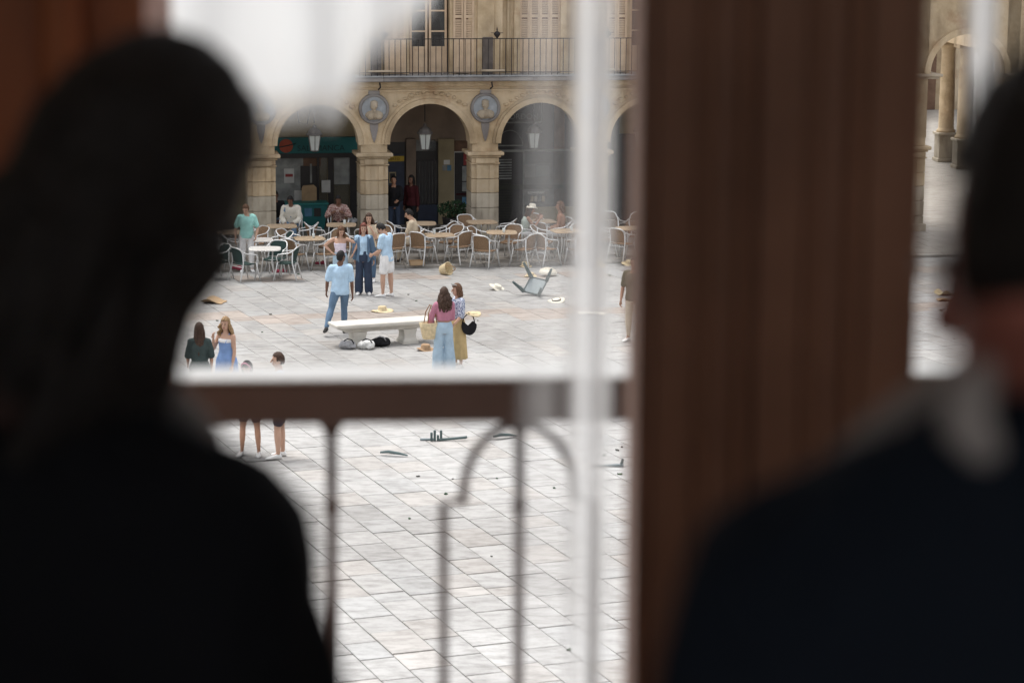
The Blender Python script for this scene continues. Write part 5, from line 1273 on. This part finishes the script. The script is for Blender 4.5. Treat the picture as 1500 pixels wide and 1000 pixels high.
# open denim jacket of the red haired woman: two front flaps, back and sleeves
RH = [o for o in bpy.data.objects if o.get('label', '').startswith('red haired')][0]; ir = INFO[RH.name]; h_ = ir['h']
g = MB(); rg = []
for t in [(-0.07 + 0.355*i/18) for i in range(19)]:
    a, b = torso_at(t, 'f'); a, b = max(a, 0.084), max(b, 0.058) if t < 0.26 else b; c = ir['P0'] + ir['U']*(t*h_)
    lo_, hi_ = R(90 + 34), R(90 - 34 + 360); row = []
    for q in range(25):
        th = lo_ + (hi_ - lo_) * q / 24; row.append(c + ir['X']*((a*h_ + 0.026)*math.cos(th)) + ir['F']*((b*h_ + 0.028)*math.sin(th)))
    row2 = [c + (pp - c) * 0.93 for pp in reversed(row)]
    rg.append(row + row2)
g.quadstrip(rg)
for nm in 'lr':
    q, r_ = lerp_path(ir['arms'][nm], [0.030*h_]*3 + [0.026*h_]*2 + [0.022*h_]*2, 0, 1.85); g.limb(q, [x_ + 0.018 for x_ in r_])
g.build('open_jacket', 'denim', RH, smooth=True)

# ------------------------------------------------------------------ the room the view is taken from
ZF = CAM_H - 1.78; ZC = ZF + 3.3; YW0, YW1 = 2.70, 2.84
xl0, xl1 = at_y(202, 300, YW0).x, at_y(940, 300, YW0).x
xr0 = at_y(1364, 300, YW0).x; xr1 = xr0 + (xl1 - xl0)
ZH = ZF + 2.85
tag(MB().box(-2.6, 2.8, -2.6, YW1 + 0.1, ZF - 0.2, ZF).build('room_floor', 'room_floor'), kind='structure')
tag(MB().box(-2.6, 2.8, -2.6, YW0, ZC, ZC + 0.2).build('room_ceiling', 'room_wall'), kind='structure')
tag(MB().box(-2.8, -2.602, -2.6, YW0, ZF, ZC).build('room_wall', 'room_wall'), kind='structure')
tag(MB().box(2.802, 3.0, -2.6, YW0, ZF, ZC).build('room_wall', 'room_wall'), kind='structure')
# back wall with three tall unseen openings added to let daylight into the room
bw = MB()
for a, b_ in ((-2.6, -2.4), (-0.9, -0.7), (0.9, 1.1), (2.6, 2.8)): bw.box(a, b_, -2.8, -2.602, ZF, ZC)
for a, b_ in ((-2.399, -0.901), (-0.699, 0.899), (1.101, 2.599)): bw.box(a, b_, -2.8, -2.602, ZF, ZF + 0.3).box(a, b_, -2.8, -2.602, ZC - 0.2, ZC)
tag(bw.build('room_wall', 'room_wall'), kind='structure')
xo0, xo1 = xl0 - 0.42, xr1 + 0.12
ww = MB().box(-2.602, xo0, YW0 + 0.004, YW1, ZF, ZC).box(xo1, 2.802, YW0 + 0.004, YW1, ZF, ZC).box(xo0 + 0.002, xo1 - 0.002, YW0 + 0.004, YW1, ZH, ZC)
tag(ww.build('window_wall', 'room_wall'), kind='structure')
ho = MB().box(-14, xo0, YW1 + 0.002, YW1 + 0.1, -0.02, 15).box(xo1, 14, YW1 + 0.002, YW1 + 0.1, -0.02, 15).box(xo0 + 0.002, xo1 - 0.002, YW1 + 0.002, YW1 + 0.1, ZH, 15).box(xo0 + 0.002, xo1 - 0.002, YW1 + 0.002, YW1 + 0.1, -0.02, ZF - 0.2)
hs_ = empty('balcony_house', (0, YW1, 0), label='tall house with the balcony from which the plaza is seen', cat='house')
ho.v = [(x_, y_ - YW1, z_) for x_, y_, z_ in ho.v]; ho.build('wall', 'house_wall', hs_)
# wooden window: jambs, wide moulded mullion, head
wn = empty('balcony_window', (0, YW0, ZF), label='dark brown wooden window frame with a wide moulded mullion', cat='window')
def strips(x0, x1, prof, name, wm='frame_wood'):
    """vertical moulded boards; prof = list of (width share, depth towards the room)"""
    x = x0; tot = sum(p[0] for p in prof)
    for w_, d_, rnd in prof:
        x2 = x + (x1 - x0) * w_ / tot
        if rnd:
            m = MB(); c = (x + x2)/2; r_ = (x2 - x)/2; pts = []
            rg = []
            for z in (0.002, ZH - ZF - 0.122):
                rg.append([(c + r_*math.cos(R(a)), 0.10 - d_ - r_*0.9*math.sin(R(a)), z) for a in range(0, 181, 15)] + [(c - r_, 0.28, z), (c + r_, 0.28, z)])
            m.quadstrip(rg).build(name, wm, wn, smooth=False)
        else: MB().bbox(x + 0.0005, x2 - 0.0005, 0.10 - d_, 0.30, 0.002, ZH - ZF - 0.122, 0.004).build(name, wm, wn)
        x = x2
strips(xl1, xr0, [(10, 0.030, 0), (22, 0.045, 0), (10, 0.035, 1), (14, 0.032, 0), (12, 0.035, 1), (26, 0.052, 0), (10, 0.035, 1), (15, 0.030, 0), (12, 0.035, 1), (22, 0.045, 0), (10, 0.030, 0)], 'mullion_board')
strips(xo0 + 0.003, xl0, [(30, 0.05, 0), (10, 0.06, 1), (26, 0.03, 0), (10, 0.06, 1), (14, 0.02, 0)], 'jamb_board', 'jamb_wood')
strips(xr1, xo1 - 0.003, [(30, 0.05, 0), (10, 0.06, 1)], 'jamb_board')
MB().bbox(xo0 + 0.003, xo1 - 0.003, 0.02, 0.32, ZH - ZF - 0.12, ZH - ZF - 0.002, 0.006).build('head_board', 'frame_wood', wn)
# sheer curtains on a rod
YC = 3.08; ZR = ZF + 2.95
cr = empty('curtain_rod', (0, YC, ZR), label='dark curtain rod fixed outside above the balcony window', cat='rod')
MB().tube([(-1.1, 0, 0), (1.4, 0, 0)], 0.014, 10).build('rod', 'frame_wood', cr, smooth=True)
for x_ in (-1.0, 1.3): MB().tube([(x_, 0, 0), (x_, YW1 + 0.11 - YC, 0)], 0.01, 6).build('bracket', 'frame_wood', cr)
def weave(o, nu, nv, soft, hem_soft=0.0):
    """gathered cloth: dense in the middle, single layer towards its edges"""
    at = o.data.attributes.new('weave', 'FLOAT', 'POINT'); vals = []
    for j_ in range(nv + 1):
        for i_ in range(nu + 1):
            e = min(i_, nu - i_) / nu / max(soft, 1e-3); e = min(1, e); e = e*e*(3-2*e)
            if hem_soft: q = min(1, (nv - j_) / nv / hem_soft); e *= q*q*(3-2*q)
            vals.append(e)
    at.data.foreach_set('value', vals)
def sheer_cloth(name, edge_l, edge_r, m, label, nu=40, nv=30, fold=0.02, nf=6.0, soft=0.35, hem_soft=0.0):
    """edge_l / edge_r: functions v (0 top, 1 hem) -> (x, z)"""
    mb = MB(); rg = []
    for j_ in range(nv + 1):
        v = j_ / nv; a, b = edge_l(v), edge_r(v)
        rg.append([(a[0] + (b[0]-a[0])*i_/nu, YC + fold*math.sin(nf*2*math.pi*i_/nu + 0.6*math.sin(3*v)), a[1] + (b[1]-a[1])*i_/nu) for i_ in range(nu + 1)])
    mb.quadstrip(rg, close=False, cap=False)
    o = mb.build(name, m, None, smooth=True)
    weave(o, nu, nv, soft, hem_soft)
    return tag(o, label, 'curtain')
def xz(px, py): p = at_y(px, py, YC); return p.x, p.z
def vstrip(p0, p1, q0, q1, yb=None):
    x0, _ = xz(p0, 400); x1, _ = xz(p1, 400); x2, _ = xz(q0, 400); x3, _ = xz(q1, 400); zb = ZF + 0.03 if yb is None else xz(p0, yb)[1]
    return (lambda v: (x0 + (x2-x0)*v, ZR + (zb-ZR)*v)), (lambda v: (x1 + (x3-x1)*v, ZR + (zb-ZR)*v))
el, er = vstrip(818, 908, 820, 910); sheer_cloth('sheer_curtain', el, er, 'sheer_mid', 'narrow white sheer curtain hanging in a gathered strip beside the mullion', 24, 20, 0.012, 2.5, 0.35, 0.42)
el, er = vstrip(758, 830, 745, 832); sheer_cloth('sheer_curtain', el, er, 'sheer_thin', 'thin see through veil hanging next to the gathered white strip', 24, 20, 0.01, 1.5)
el, er = vstrip(1368, 1480, 1400, 1452, 330); sheer_cloth('sheer_curtain', el, er, 'sheer_dense', 'white sheer curtain strip hanging before the tall portal', 24, 20, 0.012, 2.5)
# swag: hem follows a curve
hem = [(95, 30), (165, 70), (235, 105), (285, 140), (335, 190), (400, 198), (455, 194), (492, 200), (522, 152), (540, 108), (588, 78), (632, 30), (670, -60)]
mb = MB(); rg = []
for j_ in range(25):
    v = j_ / 24; row = []
    for i_ in range(61):
        u = i_ / 60 * (len(hem) - 1); k = min(int(u), len(hem) - 2); f = u - k
        hx_, hz_ = xz(hem[k][0] + (hem[k+1][0]-hem[k][0])*f, hem[k][1] + (hem[k+1][1]-hem[k][1])*f)
        tx = xz(90, 0)[0] + (xz(700, 0)[0] - xz(90, 0)[0]) * i_/60
        row.append((tx + (hx_-tx)*v**1.3, YC + 0.010*math.sin(i_*0.42 + 2*v) * (0.4 + 0.6*v), ZR + (hz_-ZR)*v))
    rg.append(row)
so = mb.quadstrip(rg, close=False, cap=False).build('sheer_curtain', 'sheer_dense', None, smooth=True); weave(so, 60, 24, 0.04, 0.05)
tag(so, 'white sheer curtain swag gathered up over the head of the dark suited man', 'curtain')
# balcony: floor, iron railing with a broad handrail
YR = 3.74; RA = R(4)
tag(MB().box(-3, 3, YW1 + 0.103, YR + 0.25, ZF - 0.2, ZF - 0.02).build('balcony_floor', 'grey_stone'), kind='structure')
rp_ = at_y(765, 552, YR); zt = rp_.z; zb = at_y(700, 619, YR).z
rl = empty('balcony_railing', (rp_.x, YR, ZF - 0.02), RA, label='dark iron balcony railing with broad handrail and stepped arch motifs', cat='railing'); zo = ZF - 0.02
MB().bbox(-2.2, 2.2, 0.0, 0.10, zb - zo, zt - zo - 0.006, 0.004).build('handrail', 'rail_paint', rl)
MB().bbox(-2.2, 2.2, -0.002, 0.104, zt - zo - 0.0055, zt - zo, 0.002).build('rail_cap', 'rail_top', rl)
MB().bbox(-2.2, 2.2, 0.035, 0.065, 0.10, 0.125, 0.003).build('foot_rail', 'rail_paint', rl)
pxm = F_PX / YR; sp = 285 / pxm
for k in range(-5, 6):
    x_ = k * sp; motif = (k % 2 == 0)
    MB().tube([(x_, 0.05, 0.02), (x_, 0.05, zb - zo)], 0.0085, 8).build('bar', 'rail_paint', rl, smooth=True)
    zt_ = zb - zo
    MB().prism([(x_ - 0.034, zt_), (x_ - 0.018, zt_ - 0.008), (x_ - 0.007, zt_ - 0.030), (x_ + 0.007, zt_ - 0.030), (x_ + 0.018, zt_ - 0.008), (x_ + 0.034, zt_)], 0.043, 0.057).build('bracket', 'rail_paint', rl)
    MB().lathe([(0.007, -0.012), (0.012, -0.006), (0.012, 0.006), (0.007, 0.012)], 10).build('collar', 'rail_paint', rl, loc=(x_, 0.05, zt_ - 0.142))
    if motif:
        for s in (-1, 1):
            a, b_ = 85/pxm, 115/pxm
            arc = [(x_ + s*(a*math.sin(R(t_))), 0.05, zt_ - 0.012 - 0.115*(1-math.cos(R(t_)))) for t_ in range(10, 91, 10)]
            arc[0] = (x_ + s*0.012, 0.05, zt_ - 0.012)
            MB().tube(arc + [(x_ + s*a, 0.05, zt_ - 0.135), (x_ + s*b_, 0.05, zt_ - 0.137), (x_ + s*b_, 0.05, 0.02)], 0.0075, 7).build('arch_bar', 'rail_paint', rl)

# ------------------------------------------------------------------ two people at the window, dark against the light
def place_head_(p, px, py, Y):
    """move a person so that the head centre stands at this direction and distance; feet stay on the floor"""
    inf = INFO[p.name]; hc = wpt(p, inf['HC']); q = at_y(px, py, Y)
    p.location.x += q.x - hc.x; p.location.y += q.y - hc.y
    print('HEAD dz', q.z - hc.z, 'height factor', (q.z - ZF) / (hc.z - ZF))
FL = person((-0.3, 2.0, ZF), -12, 'dark haired person in a black jacket seen from behind at the window', 1.735, 'm', 'skin_dark', ('nape', 'hair_black'), lean=7, side=23, head=(-25, 8), la=((0.22, 0.2, -1), (0.0, 0.6, -0.8)), ra=((0.85, 0.1, -1), (0.1, 0.6, -0.8)),
            top=dict(m='suit', sleeve=0.9, inf=0.006), jacket=dict(m='suit', sleeve=1.85, inf=0.036, t1=0.288), bottom=dict(m='suit', inf=0.016), shoes='shoe_dark', voxel=0.011)
place_head_(FL, 200, 290, 1.95)
inv = Matrix.Rotation(-FL.rotation_euler.z, 3, 'Z')
MB().limb([inv @ (at_y(px, py, 2.02) - Vector(FL.location)) for px, py in ((232, 560), (262, 610), (292, 655), (310, 690))], [0.012, 0.022, 0.024, 0.014], 10).build('collar', 'cloth_pale', FL, smooth=True)
FR = person((0.4, 1.4, ZF), 8, 'person in a dark navy jacket seen from behind beside the mullion', 1.72, 'm', 'skin_ruddy', ('short', 'hair_black'), lean=4, neck=-0.012, head=(30, 8), la=((0.18, 0.15, -1), (0.0, 0.5, -0.9)), ra=((0.2, 0.15, -1), (0.0, 0.5, -0.9)),
            top=dict(m='white_cloth', sleeve=0.9, inf=0.008), jacket=dict(m='suit_navy', sleeve=1.85, inf=0.036, t1=0.298, trap=0.022), bottom=dict(m='suit', inf=0.016), shoes='shoe_dark', voxel=0.011, collar='white_cloth')
place_head_(FR, 1608, 335, 1.36)
# pale cloth slung over the shoulder
inv = Matrix.Rotation(-FR.rotation_euler.z, 3, 'Z')
pts = [inv @ (at_y(px, py, Y) - Vector(FR.location)) for px, py, Y in ((1226, 694, 1.50), (1285, 656, 1.50), (1345, 618, 1.49), (1405, 582, 1.48), (1460, 556, 1.47))]
MB().limb(pts, [0.012, 0.020, 0.022, 0.022, 0.020], 12).build('slung_cloth', 'cloth_pale', FR, smooth=True)
pts = [inv @ (at_y(px, py, Y) - Vector(FR.location)) for px, py, Y in ((1440, 545, 1.28), (1420, 585, 1.27), (1418, 625, 1.26), (1440, 655, 1.25))]
MB().limb(pts, [0.008, 0.013, 0.014, 0.010], 12).build('collar_flap', 'cloth_pale', FR, smooth=True)
flush()
